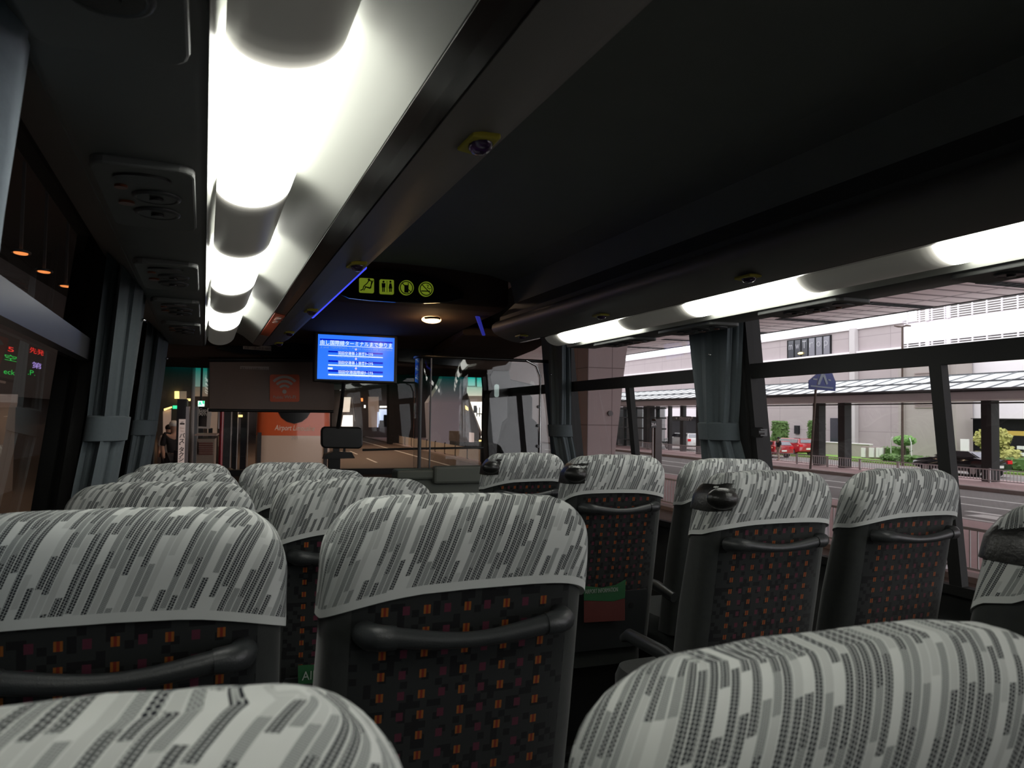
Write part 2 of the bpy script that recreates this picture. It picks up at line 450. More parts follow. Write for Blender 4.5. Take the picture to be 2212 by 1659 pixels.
class MB:
    def __init__(s, F=None):
        s.v = []; s.f = []; s.F = F; s.uv = None

    def add(s, vs, fs):
        k = len(s.v); s.v += [tuple(p) for p in vs]; s.f += [tuple(i + k for i in f) for f in fs]; return s

    def box(s, a, b):
        x0, x1 = sorted((a[0], b[0])); y0, y1 = sorted((a[1], b[1])); z0, z1 = sorted((a[2], b[2]))
        return s.add([(x0, y0, z0), (x1, y0, z0), (x1, y1, z0), (x0, y1, z0), (x0, y0, z1), (x1, y0, z1), (x1, y1, z1), (x0, y1, z1)],
                     [(0, 3, 2, 1), (4, 5, 6, 7), (0, 1, 5, 4), (1, 2, 6, 5), (2, 3, 7, 6), (3, 0, 4, 7)])

    def quad(s, a, b, c, d):
        return s.add([a, b, c, d], [(0, 1, 2, 3)])

    def prism(s, poly, off):
        """poly: 3-D points of a planar outline, off: thickness vector"""
        n = len(poly); o = Vector(off)
        vs = [Vector(p) for p in poly] + [Vector(p) + o for p in poly]
        fs = [tuple(range(n))[::-1], tuple(range(n, 2 * n))] + [(i, (i + 1) % n, n + (i + 1) % n, n + i) for i in range(n)]
        return s.add(vs, fs)

    def loft(s, rings, cap=True, closed=True):
        k = len(rings[0]); vs = [p for r in rings for p in r]; fs = []
        for i in range(len(rings) - 1):
            for j in range(k if closed else k - 1):
                j2 = (j + 1) % k
                fs.append((i * k + j, i * k + j2, (i + 1) * k + j2, (i + 1) * k + j))
        if cap:
            fs.append(tuple(range(k))[::-1]); fs.append(tuple((len(rings) - 1) * k + j for j in range(k)))
        return s.add(vs, fs)

    def tube(s, path, rad, n=10, flat=1.0, up=Vector((0, 0, 1))):
        path = [Vector(p) for p in path]; rings = []
        for i, p in enumerate(path):
            d = (path[min(i + 1, len(path) - 1)] - path[max(i - 1, 0)]).normalized()
            u = up if abs(d.dot(up)) < 0.95 else Vector((1, 0, 0))
            a = d.cross(u).normalized(); b = a.cross(d)
            r = rad[i] if isinstance(rad, (list, tuple)) else rad
            rings.append([p + a * (r * math.cos(t)) + b * (r * flat * math.sin(t)) for t in [2 * math.pi * q / n for q in range(n)]])
        return s.loft(rings)

    def disc(s, c, ax, r, h, n=24, rx=1.0, ry=1.0):
        c = Vector(c); ax = Vector(ax).normalized()
        u = Vector((0, 0, 1)) if abs(ax.z) < 0.9 else Vector((1, 0, 0))
        a = ax.cross(u).normalized(); b = ax.cross(a)
        rings = [[c + ax * q + a * (r * rx * math.cos(t)) + b * (r * ry * math.sin(t)) for t in [2 * math.pi * i / n for i in range(n)]] for q in (0, h)]
        return s.loft(rings)

    def ring(s, c, ax, r, w, n=32, rx=1.0, ry=1.0):
        c = Vector(c); ax = Vector(ax).normalized()
        u = Vector((0, 0, 1)) if abs(ax.z) < 0.9 else Vector((1, 0, 0))
        a = ax.cross(u).normalized(); b = ax.cross(a)
        vs = []; fs = []; m = 8
        for i in range(n):
            t = 2 * math.pi * i / n; d = a * (rx * math.cos(t)) + b * (ry * math.sin(t))
            for j in range(m):
                q = 2 * math.pi * j / m
                vs.append(c + d * (r + w * math.cos(q)) + ax * (w * math.sin(q)))
        for i in range(n):
            for j in range(m):
                fs.append((i * m + j, ((i + 1) % n) * m + j, ((i + 1) % n) * m + (j + 1) % m, i * m + (j + 1) % m))
        return s.add(vs, fs)

    def ball(s, c, r, n=12, m=8, sc=(1, 1, 1)):
        rings = []
        for i in range(1, m):
            p = math.pi * i / m
            rings.append([(c[0] + r * sc[0] * math.sin(p) * math.cos(t), c[1] + r * sc[1] * math.sin(p) * math.sin(t), c[2] - r * sc[2] * math.cos(p)) for t in [2 * math.pi * j / n for j in range(n)]])
        return s.loft(rings)

    def build(s, name, m, parent=None, smooth=False, bevel=0.0, F=None):
        me = bpy.data.meshes.new(name)
        Fm = F if F is not None else s.F
        PM = MW[parent.name] if parent is not None else Matrix.Identity(4)
        vs = s.v
        world_frame = Matrix.Identity(4)
        if parent is None and Fm is not None:
            world_frame = Fm
        elif Fm is not None:
            X = PM.inverted() @ Fm; vs = [tuple(X @ Vector(p)) for p in s.v]
        me.from_pydata(vs, [], s.f)
        if s.uv:
            ul = me.uv_layers.new(name='UVMap')
            for lp in me.loops: ul.data[lp.index].uv = s.uv[lp.vertex_index]
        bm = bmesh.new(); bm.from_mesh(me)
        bmesh.ops.recalc_face_normals(bm, faces=bm.faces)
        bm.to_mesh(me); bm.free()
        me.materials.append(MATS[m])
        if smooth:
            me.polygons.foreach_set('use_smooth', [True] * len(me.polygons))
        o = bpy.data.objects.new(name, me); COL.objects.link(o)
        if parent is not None:
            o.parent = parent; MW[o.name] = PM
        else:
            place(o, world_frame)
        if bevel:
            b = o.modifiers.new('bevel', 'BEVEL'); b.width = bevel; b.segments = 2; b.limit_method = 'ANGLE'
        if smooth and not bevel:
            try:
                me.set_sharp_from_angle(angle=R(50))
            except Exception:
                pass
        return o


def struct(name, mb, m, **k):
    o = mb.build(name, m, **k); o['kind'] = 'structure'; return o


def text(name, body, size, m, parent, origin, right, up, F=None, ext=0.0005, width=None, bold=0.0, align='LEFT', sx=1.0):
    """lettering as a mesh; origin, right, up in frame F (or the parent's own frame)"""
    c = bpy.data.curves.new(name, 'FONT'); c.body = body; c.size = size; c.extrude = ext; c.offset = bold * size
    c.align_x = align; c.resolution_u = 3
    o = bpy.data.objects.new(name, c); COL.objects.link(o)
    dg = bpy.context.evaluated_depsgraph_get(); dg.update()
    me = bpy.data.meshes.new_from_object(o.evaluated_get(dg))
    bpy.data.objects.remove(o); bpy.data.curves.remove(c)
    if len(me.vertices) == 0: return None
    xs = [v.co.x for v in me.vertices]
    if width: sx = width / (max(xs) - min(xs))
    r = Vector(right).normalized(); u = Vector(up).normalized(); n = r.cross(u)
    if abs(r.dot(u)) > 0.001: n.normalize()
    Fr = Matrix(((r.x, u.x, n.x, origin[0]), (r.y, u.y, n.y, origin[1]), (r.z, u.z, n.z, origin[2]), (0, 0, 0, 1)))
    PM = MW[parent.name] if parent else Matrix.Identity(4)
    if F is not None: Fr = PM.inverted() @ F @ Fr
    x0 = min(xs) if align == 'LEFT' else 0
    for v in me.vertices: v.co.x = (v.co.x - x0) * sx
    me.transform(Fr)
    me.materials.clear(); me.materials.append(MATS[m]); me.name = name
    t = bpy.data.objects.new(name, me); COL.objects.link(t)
    if parent: t.parent = parent; MW[t.name] = PM
    return t


def copy_tree(o, parent=None):
    c = o.copy(); COL.objects.link(c)
    if parent is not None: c.parent = parent
    for ch in list(o.children): copy_tree(ch, c)
    return c

#PART2
# ================================================================== BUS SHELL
XL0, XR0 = -0.37, 2.20


def glx(side, Z):            # glass line leans inwards towards the roof
    return XL0 + 0.11 * Z if side < 0 else XR0 - 0.11 * Z


def floor_z(Y):
    return 0.01 - 0.018 * Y


fl = MB(); y0, y1 = -1.35, 6.15
fl.add([(-.46, y0, floor_z(y0)), (2.30, y0, floor_z(y0)), (2.30, y1, floor_z(y1)), (-.46, y1, floor_z(y1)),
        (-.46, y0, -.22), (2.30, y0, -.22), (2.30, y1, -.22), (-.46, y1, -.22)],
       [(0, 1, 2, 3), (7, 6, 5, 4), (0, 4, 5, 1), (1, 5, 6, 2), (2, 6, 7, 3), (3, 7, 4, 0)])
struct('floor', fl, 'floor vinyl')
# ceiling
cp = [(-.42, .62), (.30, .62), (.33, .745), (.45, .775), (.70, .79), (.915, .795), (1.13, .79), (1.38, .775), (1.50, .745), (1.53, .62), (2.25, .62),
      (2.25, 1.0), (-.42, 1.0)]
m = MB(BUS); m.loft([[(x, y, z) for x, z in cp] for y in (-1.35, 3.79)])
struct('ceiling', m, 'ceiling cloth')
for side, nm in ((-1, 'left'), (1, 'right')):
    m = MB(BUS); xo = .07 * side
    g = lambda Z: glx(side, Z)
    m.prism([(g(-.52), -1.35, -.52), (g(-1.25), -1.35, -1.25), (g(-1.25) + xo, -1.35, -1.25), (g(-.52) + xo, -1.35, -.52)], (0, 7.45, 0))
    m.prism([(g(.56), -1.35, .56), (g(1.0), -1.35, 1.0), (g(1.0) + xo, -1.35, 1.0), (g(.56) + xo, -1.35, .56)], (0, 7.45, 0))
    struct('wall_' + nm, m, 'wall trim')
m = MB(BUS); m.box((-.44, -1.42, -1.45), (2.30, -1.35, 1.0)); struct('wall_rear', m, 'wall trim')
m = MB(BUS); m.box((-.42, 6.02, -1.45), (2.27, 6.10, -.41)); m.box((-.42, 6.02, .52), (2.27, 6.10, 1.0)); struct('wall_front', m, 'brown header')
# floor step beside the aisle, seen between the seats
m = MB(BUS); m.box((.62, -.6, -1.235), (.66, 3.9, -1.19)); struct('trim_1', m, 'handle plastic')

# windows: pillars, rail, mullion, panes
wi = 0
for side in (-1, 1):
    for (ya, yb, ym) in ((-1.35, .87, None), (.93, 2.67, 1.76), (2.75, 4.46, 3.67), (4.54, 6.0, None)):
        wi += 1
        w = thing('window_%d' % wi, None, None); w['kind'] = 'structure'
        t = .03 * side
        g = lambda Z: glx(side, Z)

        def bar(mb, yA, yB, zA, zB, th=.035):
            a = -th * side
            mb.add([(g(zA), yA, zA), (g(zB), yA, zB), (g(zB), yB, zB), (g(zA), yB, zA),
                    (g(zA) + a, yA, zA), (g(zB) + a, yA, zB), (g(zB) + a, yB, zB), (g(zA) + a, yB, zA)],
                   [(0, 1, 2, 3), (7, 6, 5, 4), (0, 4, 5, 1), (1, 5, 6, 2), (2, 6, 7, 3), (3, 7, 4, 0)])
        fr = MB(BUS)
        bar(fr, ya, ya + .03, -.52, .56); bar(fr, yb - .03, yb, -.52, .56)
        bar(fr, ya, yb, -.53, -.50); bar(fr, ya, yb, .55, .57)
        dz = .029 if side > 0 else 0
        rl = MB(BUS); bar(rl, ya, yb, .169 + dz, .230 + dz, .03); rl.build('sash_rail', 'rail grey' if side < 0 else 'black rubber', w)  # right rail in black: its backlit look put into the colour
        if ym and side > 0: bar(fr, ym - .022, ym + .022, -.50, .169 + dz, .03)
        fr.build('window_frame', 'black rubber', w)
        if side > 0 and ya == .93:      # latch on the sliding sash
            l = MB(BUS); q = PY(1633, 918, 2.66); l.disc((g(-.02) - .05, 2.62, -.03), (1, 0, 0), .022, .03)
            l.box((g(-.02) - .04, 2.60, -.045), (g(-.02) - .005, 2.66, -.015)); l.build('latch', 'black plastic', w)
        pn = MB(BUS)
        k = .012 * side
        pn.quad((g(-.5) + k, ya, -.5), (g(-.5) + k, yb, -.5), (g(.55) + k, yb, .55), (g(.55) + k, ya, .55))
        pn.build('pane', 'side glass', w)
    for n_, yc in enumerate((.90, 2.71, 4.50)):
        m = MB(BUS); g = lambda Z: glx(side, Z); hw = .034; xo = .07 * side
        m.add([(g(-.55) - .045 * side, yc - hw, -.55), (g(.6) - .045 * side, yc - hw, .6), (g(.6) - .045 * side, yc + hw, .6), (g(-.55) - .045 * side, yc + hw, -.55),
               (g(-.55) + xo, yc - hw, -.55), (g(.6) + xo, yc - hw, .6), (g(.6) + xo, yc + hw, .6), (g(-.55) + xo, yc + hw, -.55)],
              [(0, 1, 2, 3), (7, 6, 5, 4), (0, 4, 5, 1), (1, 5, 6, 2), (2, 6, 7, 3), (3, 7, 4, 0)])
        struct('trim_%d' % (2 + n_ + (0 if side < 0 else 3)), m, 'black rubber')

# windscreen
w = thing('window_9', None, None); w['kind'] = 'structure'
m = MB(); m.quad((-.42, 6.06, 1.22 - .42), (2.27, 6.06, 1.22 - .42), (2.27, 6.06, 1.22 + .53), (-.42, 6.06, 1.22 + .53)); m.build('pane', 'windscreen glass', w)
m = MB(BUS)
for x in (-.42, 2.17): m.box((x, 5.96, -.45), (x + .10, 6.10, .56))
m.box((-.4, 6.0, -.42), (2.2, 6.08, -.375)); m.build('window_frame', 'black rubber', w)
# dashboard ledge
m = MB(BUS); m.prism([(-.36, 5.55, -.62), (-.36, 5.98, -.60), (-.36, 5.98, -.46), (-.36, 5.85, -.44), (-.36, 5.60, -.48)], (2.5, 0, 0))
struct('trim_8', m, 'brown header', bevel=.01)

# ------------------------------------------------------------------ header over the windscreen
hd = thing('front_header', 'brown overhead panel across the bus front, holding route screen and warm lamp', 'header panel', at(.915, 5.0, .6))
prof = [(3.80, .80), (3.80, .615), (3.92, .600), (4.3, .585), (4.75, .565), (5.1, .535), (5.32, .50), (5.36, .385), (6.01, .365), (6.01, .80)]
m = MB(BUS); m.loft([[(x, y, z) for y, z in prof] for x in (.34, 1.50)]); m.build('header_shell', 'brown header', hd, bevel=.02)
CHK = [(4.60, .60), (4.60, .55), (4.9, .50), (5.30, .47), (5.36, .385), (6.01, .365), (6.01, .60)]
for xa_, xb_ in ((-.30, .338), (1.502, 2.13)):
    m = MB(BUS); m.loft([[(x, y, z) for y, z in CHK] for x in (xa_, xb_)]); m.build('side_cheek', 'brown header', hd, bevel=.015)


def pyp(pts, Y): return [tuple(PY(u, v, Y)) for u, v in pts]


m = MB(BUS); m.prism(pyp([(466, 752), (530, 738), (600, 728), (640, 715), (688, 716), (688, 772), (600, 768), (520, 764)], 5.27), (0, .02, 0)); m.build('black_visor_glass', 'black glass', hd)
m = MB(BUS); m.prism(pyp([(860, 706), (900, 712), (950, 730), (985, 752), (1003, 775), (1006, 792), (930, 786), (860, 780)], 5.27), (0, .02, 0)); m.build('black_visor_glass', 'black glass', hd)
s = MB(BUS); s.prism(pyp([(525, 744), (586, 748), (586, 758), (525, 754)], 5.262), (0, .004, 0)); st = s.build('notice_sticker', 'sticker pale', hd)
text('sticker_text', 'お降りの際は料金1000円', .02, 'sticker ink', hd, PY(528, 753.5, 5.258), (1, 0, 0), (0, 0, 1), F=BUS, width=.165)
# oval icon panel
ip = thing('icon_panel', 'black oval panel of four lit green pictograms under the ceiling front', 'sign panel', at(.90, 3.78, .66))
m = MB(BUS); pts = [(722, 612), (740, 597), (775, 586), (830, 582), (880, 588), (930, 599), (975, 615), (1003, 634), (1000, 646), (970, 653), (920, 655), (860, 653), (800, 649), (755, 644), (728, 632)]
m.prism(pyp(pts, 3.765), (0, .02, 0)); m.build('backing', 'black glass', ip, bevel=.003)
YI = 3.757


def ipt(u, v): return PY(u, v, YI)


def plate(pts, name, mt, par, Y=YI, th=.004):
    mm = MB(BUS); mm.prism(pyp(pts, Y), (0, th, 0)); return mm.build(name, mt, par)


def rrect(u0, v0, u1, v1, r=3, tilt=.05):
    out = []
    for (cx, cy, a0) in ((u1 - r, v0 + r, -90), (u1 - r, v1 - r, 0), (u0 + r, v1 - r, 90), (u0 + r, v0 + r, 180)):
        for a in (0, 45, 90):
            t = R(a0 + a); out.append((cx + r * math.cos(t), cy + r * math.sin(t) + tilt * (cx - u0)))
    return out


def circ(cu, cv, r, n=28): return [(cu + r * math.cos(2 * math.pi * i / n), cv + r * 1.02 * math.sin(2 * math.pi * i / n)) for i in range(n)]


def stroke(mb, pts, w, Y, cu=1.0):
    P = [PY(u, v, Y) for u, v in pts]
    for a, b in zip(P, P[1:]):
        d = (b - a).normalized(); n = Vector((-d.z, 0, d.x)) * (w / 2); a2 = a - d * w * .2; b2 = b + d * w * .2
        mb.prism([tuple(a2 - n), tuple(b2 - n), tuple(b2 + n), tuple(a2 + n)], (0, .0015, 0))


i1 = plate(rrect(776, 600, 808, 632), 'seat_pictogram', 'icon green', ip)
k = MB(BUS); stroke(k, [(779, 627), (784, 625), (786, 618), (793, 612), (797, 606), (803, 607), (801, 622), (788, 619)], .0045, YI - .003)
stroke(k, [(786, 627), (790, 620), (799, 623), (806, 606)], .004, YI - .003); k.prism(pyp(circ(797, 604, 2.6, 12), YI - .003), (0, .0015, 0)); k.build('line_figure', 'black plastic', i1)
i2 = plate(rrect(820, 603, 851, 635), 'toilet_pictogram', 'icon green', ip)
k = MB(BUS)
for cu, dr in ((828.5, 0), (843.5, 1)):
    k.prism(pyp(circ(cu, 608.5, 2.2, 12), YI - .003), (0, .0015, 0))
    if dr: k.prism(pyp([(cu - 2, 612), (cu + 2, 612), (cu + 4, 623), (cu - 4, 623)], YI - .003), (0, .0015, 0))
    else: k.prism(pyp([(cu - 4, 611.5), (cu + 4, 611.5), (cu + 3.6, 621), (cu - 3.6, 621)], YI - .003), (0, .0015, 0))
    for d in (-1.6, 1.6): stroke(k, [(cu + d, 620), (cu + d, 630)], .005, YI - .003)
stroke(k, [(836, 607), (836, 631)], .002, YI - .003); k.build('line_figure', 'black plastic', i2)
for cu, cv, kind in ((878, 621.5, 'phone_pictogram'), (920.5, 624.5, 'smoking_pictogram')):
    i3 = plate(circ(cu, cv, 16), kind, 'icon green', ip)
    k = MB(BUS); k.ring(tuple(PY(cu, cv, YI - .003)), (0, 1, 0), .0315, .0024)
    stroke(k, [(cu - 9, cv - 10), (cu + 10, cv + 10)], .0042, YI - .003)
    if kind[0] == 'p':
        k.prism(pyp([(cu - 4.5, cv - 6), (cu + 4.5, cv - 5.5), (cu + 4.5, cv + 11), (cu - 4.5, cv + 10.5)], YI - .002), (0, .001, 0)); stroke(k, [(cu + 4, cv - 10), (cu + 4, cv - 4)], .004, YI - .003)
    else:
        stroke(k, [(cu - 10, cv + 4), (cu + 8, cv + 4.5)], .005, YI - .003); stroke(k, [(cu + 1, cv - 9), (cu + 5, cv - 8), (cu + 3, cv - 3), (cu + 8, cv), (cu + 10, cv - 2)], .003, YI - .003)
    k.build('line_figure', 'black plastic', i3)
# warm dome lamp
q = PZ(932, 689, .578); wl_ = thing('dome_lamp', 'warm glowing oval lamp in the brown header right of the screen', 'lamp', at(*q))
m = MB(BUS); m.ring(tuple(q), (0, 0, 1), .056, .006, rx=1.15, ry=.8); m.build('bezel', 'brown header', wl_, smooth=True)
m = MB(BUS); m.ball((q.x, q.y, q.z - .004), .05, 20, 10, sc=(1.15, .8, .42)); m.build('diffuser', 'warm lamp', wl_, smooth=True)
ld = bpy.data.lights.new('warm lamp light', 'POINT'); ld.energy = 0.9; ld.color = (1, .62, .3); ld.shadow_soft_size = .04
lo = bpy.data.objects.new('warm_lamp_light', ld); COL.objects.link(lo); lo.parent = wl_; lo.location = (0, 0, -.05)

# ------------------------------------------------------------------ route screen
tv = thing('route_screen', 'hanging monitor with a blue route list in Japanese and English', 'monitor', at(.893, 4.93, .40))
m = MB(BUS); m.box((.628, 4.905, .238), (1.158, 4.965, .556)); m.build('housing', 'black plastic', tv, bevel=.008)
m = MB(BUS); m.box((.645, 4.965, .30), (1.14, 5.10, .60)); m.build('mount', 'brown header', tv, bevel=.01)
YS = 4.903
m = MB(BUS); m.box((.650, YS, .256), (1.136, YS + .004, .537)); scr = m.build('display', 'screen blue', tv)


def sb(u0, v0, u1, v1, mt, d=.001, nm='caption_bar'):
    a = PY(u0, v0, YS); b = PY(u1, v1, YS)
    mm = MB(BUS); mm.box((a.x, YS - d, b.z), (b.x, YS - d + .0008, a.z)); return mm.build(nm, mt, scr)


def st_(body, u0, v0, u1, mt, size, bold=0.01, d=.0022):
    a = PY(u0, v0, YS); b = PY(u1, v0, YS)
    text('caption_text', body, size, mt, scr, (a.x, YS - d, a.z), (1, 0, 0), (0, 0, 1), F=BUS, width=b.x - a.x, bold=bold, ext=.0003)


sb(691, 731, 848, 742, 'screen bar'); st_('由し国際線ターミナルまで参りま', 692, 743, 847, 'screen white', .0315, .007)
sb(690, 744.5, 848, 753, 'screen white'); st_('2 and TERMINAL 1.Please report any unattend', 692, 751.5, 847, 'screen ink', .020, 0)
for v, a, b in ((762, '羽田空港第２旅客ﾀｰﾐﾅﾙ', 'HANEDA AIRPORT TERMINAL 2'), (782.5, '羽田空港第１旅客ﾀｰﾐﾅﾙ', 'HANEDA AIRPORT TERMINAL 1'), (803, '羽田空港国際線ﾀｰﾐﾅﾙ', 'HANEDA AIRPORT International Termina')):
    sb(709, v - 4.5, 827, v + 4, 'screen bar'); st_(a, 730, v + 3.6, 806, 'screen white', .024, .006)
    sb(709, v + 4.5, 827, v + 11.5, 'screen white'); st_(b, 712 if 'Inter' in b else 727, v + 10.3, 820 if 'Inter' in b else 796, 'screen ink', .016, 0)
    mm = MB(BUS); mm.prism(pyp([(766, v - 7.5), (772, v - 7.5), (769, v - 4.6)], YS - .002), (0, .001, 0)); mm.box(tuple(PY(768, v - 10, YS - .002)), tuple(PY(770, v - 7.3, YS - .001))); mm.build('arrow', 'screen pink', scr)
sb(708, 793.5, 718.5, 798, 'screen white')
# light of the screen on the header is its own emission

# ------------------------------------------------------------------ roller screen with wireless sticker
ws = thing('roller_screen', 'brown pull-down sheet with an orange wireless sticker, in front of windscreen', 'roller screen', at(.42, 5.3, .05))
m = MB(BUS); m.prism(pyp([(452, 778), (690, 778), (690, 826), (722, 829), (722, 884), (716, 888), (452, 884)], 5.30), (0, .012, 0)); m.build('sheet', 'roller cloth', ws, bevel=.003)
m = MB(BUS); m.tube([PY(450, 777, 5.3), PY(690, 777, 5.3)], .016); m.build('roller', 'black plastic', ws, smooth=True)
m = MB(BUS); m.tube([PY(450, 886, 5.3), PY(720, 889, 5.3)], .010); m.build('bottom_bar', 'black plastic', ws, smooth=True)
m = MB(BUS); m.prism(pyp([(519, 791), (581, 792), (581, 799), (519, 797)], 5.297), (0, .002, 0)); m.build('notice_sticker', 'sticker pale', ws)
text('notice_text', '座席ベルトをお締めください', .016, 'sticker ink', ws, PY(521, 797, 5.294), (1, 0, 0), (0, 0, 1), F=BUS, width=.17)
m = MB(BUS); m.prism(pyp(rrect(583, 809, 647, 868, 4, 0), 5.296), (0, .003, 0)); wf = m.build('wireless_sticker', 'orange sticker', ws)
m = MB(BUS); cx_, cy_ = 614.5, 846
m.prism(pyp(circ(cx_, cy_, 4.6, 16), 5.293), (0, .002, 0))
for rr, w_ in ((13, 5.0), (22.5, 5.4), (32, 5.6)):
    o_ = []; i_ = []
    for kk in range(13):
        t = R(-90 - 47 + 94 * kk / 12); o_.append((cx_ + (rr + w_ / 2) * math.cos(t), cy_ + (rr + w_ / 2) * math.sin(t))); i_.append((cx_ + (rr - w_ / 2) * math.cos(t), cy_ + (rr - w_ / 2) * math.sin(t)))
    for kk in range(12): m.prism(pyp([o_[kk], o_[kk + 1], i_[kk + 1], i_[kk]], 5.293), (0, .002, 0))
m.build('signal_symbol', 'sticker pale', wf)
text('sticker_text', 'Public', .026, 'sticker pale', wf, PY(590, 860.5, 5.294), (1, 0, 0), (0, 0, 1), F=BUS, width=.066)
text('sticker_text', 'Wi-Fi', .030, 'sticker pale', wf, PY(614, 860.5, 5.294), (1, 0, 0), (0, 0, 1), F=BUS, width=.074, bold=.01)

# ------------------------------------------------------------------ driver's corner
dm = thing('dashboard_monitor', 'black rounded monitor on a stand at the windscreen foot', 'monitor', at(.93, 5.6, -.25))
m = MB(BUS); m.prism(pyp(rrect(694, 921, 784, 968, 9, .02), 5.6), (0, .05, 0)); m.build('housing', 'black plastic', dm, bevel=.01)
m = MB(BUS); m.box(tuple(PY(720, 966, 5.62)), tuple(PY(732, 990, 5.64))); m.box(tuple(PY(742, 966, 5.62)), tuple(PY(745, 990, 5.64))); m.prism(pyp([(703, 982), (722, 975), (760, 977), (767, 990), (700, 992)], 5.56), (0, .10, 0)); m.box((.84, 5.60, -.49), (.92, 5.66, -.25)); m.build('stand', 'black plastic', dm)
gr = thing('grab_pole', 'thin black upright pole below the route screen', 'pole', at(.86, 5.2, 0))
m = MB(BUS); m.tube([PY(743, 826, 5.2), PY(737, 880, 5.25), PY(730, 925, 5.3)], .014); m.build('pole', 'black plastic', gr, smooth=True)
m = MB(BUS); m.disc(tuple(PY(743, 823, 5.2)), (0, 0, 1), .026, .02); m.build('pole_flange', 'black plastic', gr)
bar_ = thing('windscreen_rail', 'long thin black rail along the lower windscreen', 'rail', at(1.5, 5.95, -.24))
m = MB(BUS); m.tube([PY(783, 972, 5.95), PY(900, 969, 5.95), PY(1052, 967, 5.95)], .009); m.build('rail', 'black plastic', bar_, smooth=True)

# partition behind the driver
pp = thing('driver_partition', 'low grey-green padded partition behind the driver', 'partition', at(1.6, 4.45, -1.25))
a = PY(868, 1018, 4.45); b = PY(1230, 1018, 4.45)
m = MB(BUS); m.box((1.07, 4.42, -1.29), (2.18, 4.50, -.33)); m.build('panel', 'panel grey', pp, bevel=.008)
m = MB(BUS); m.box((1.05, 4.40, -.345), (2.19, 4.54, -.285)); m.build('top_rail', 'panel grey', pp, bevel=.014)
m = MB(BUS); m.box(tuple(PY(938, 1007, 4.38)), (1.60, 4.44, -.37)); m.build('pad', 'panel grey', pp, bevel=.016)
ac = thing('clear_screen', 'clear acrylic driver screen with rounded left edge and dark top frame', 'acrylic screen', at(1.6, 4.47, -.28))
zt = PY(1000, 773, 4.47).z; xa = 1.235
pth = [(xa - .035 + .0, 4.62), (xa - .045, 4.56), (xa - .03, 4.50), (xa, 4.475), (1.5, 4.47), (1.9, 4.47), (2.12, 4.47)]
m = MB(BUS); n = len(pth)
m.add([(x, y, -.285) for x, y in pth] + [(x, y, zt) for x, y in pth], [(i, i + 1, n + i + 1, n + i) for i in range(n - 1)])
m.build('sheet', 'acrylic', ac, smooth=True)
m = MB(BUS); m.tube([(x, y, zt) for x, y in pth], .010); m.build('top_frame', 'black plastic', ac, smooth=True)
m = MB(BUS); m.tube([(xa - .02, 4.53, -.285), (xa - .02, 4.53, zt + .005)], .011); m.tube([(xa + .03, 4.478, -.285), (xa + .03, 4.478, zt)], .005); m.build('edge_post', 'smoked tube', ac, smooth=True)
xr_ = PY(1167, 900, 4.46).x
m = MB(BUS); m.tube([(xr_ - .10, 4.462, zt), (xr_ - .03, 4.462, zt - .03), (xr_, 4.462, zt - .10), (xr_, 4.462, -.285)], .006); m.build('support_rod', 'chrome', ac, smooth=True)
for zz in (.10, -.02, -.15):
    m = MB(BUS); m.disc((xr_ - .012, 4.455, zz), (0, 1, 0), .010, .012, 12); m.build('fixing', 'black plastic', ac)
# driver seat and black mirror arm
ds = thing('driver_seat', 'black high-backed driver seat behind the clear screen', 'seat', at(2.0, 4.9, -1.30))
m = MB(BUS)
rg = []
for z, hw, th in ((-.75, .20, .07), (-.4, .23, .08), (-.15, .22, .07), (.0, .17, .06), (.03, .12, .05), (.06, .12, .05), (.17, .12, .05), (.20, .09, .03)):
    rg.append([(2.0 + .70 * hw * math.copysign(abs(math.cos(t)) ** .6, math.cos(t)), 4.85 + th * math.copysign(abs(math.sin(t)) ** .6, math.sin(t)), z) for t in [2 * math.pi * i / 20 for i in range(20)]])
m.loft(rg); m.build('backrest', 'cloth dark', ds, smooth=True)
m = MB(BUS); m.box((1.84, 4.80, -.90), (2.14, 5.22, -.76)); m.build('cushion', 'cloth dark', ds, bevel=.03)
m = MB(BUS); m.box((1.88, 4.88, -1.31), (2.10, 5.15, -.90)); m.build('pedestal', 'black plastic', ds)
mr = thing('fare_box', 'tall black ticket machine with rounded head before windscreen right edge', 'machine', at(2.03, 5.4, -1.29))
m = MB(BUS); m.prism(pyp([(1056, 1000), (1052, 935), (1057, 850), (1064, 840), (1058, 812), (1068, 795), (1085, 790), (1100, 800), (1106, 835), (1100, 1000)], 5.40), (0, .10, 0)); m.prism(pyp([(1098, 818), (1172, 836), (1172, 852), (1100, 842)], 5.42), (0, .03, 0)); m.build('column', 'black plastic', mr, bevel=.006)
m = MB(BUS); m.box((1.97, 5.41, -1.295), (2.12, 5.49, -.34)); m.build('base', 'black plastic', mr)
m = MB(BUS); m.prism(pyp(rrect(1068, 830, 1078, 858, 4, 0), 5.395), (0, .004, 0)); m.build('lit_button', 'teal dim', mr)

# ================================================================== LUGGAGE RACKS
def rx(side, x): return x if side < 0 else 1.83 - x


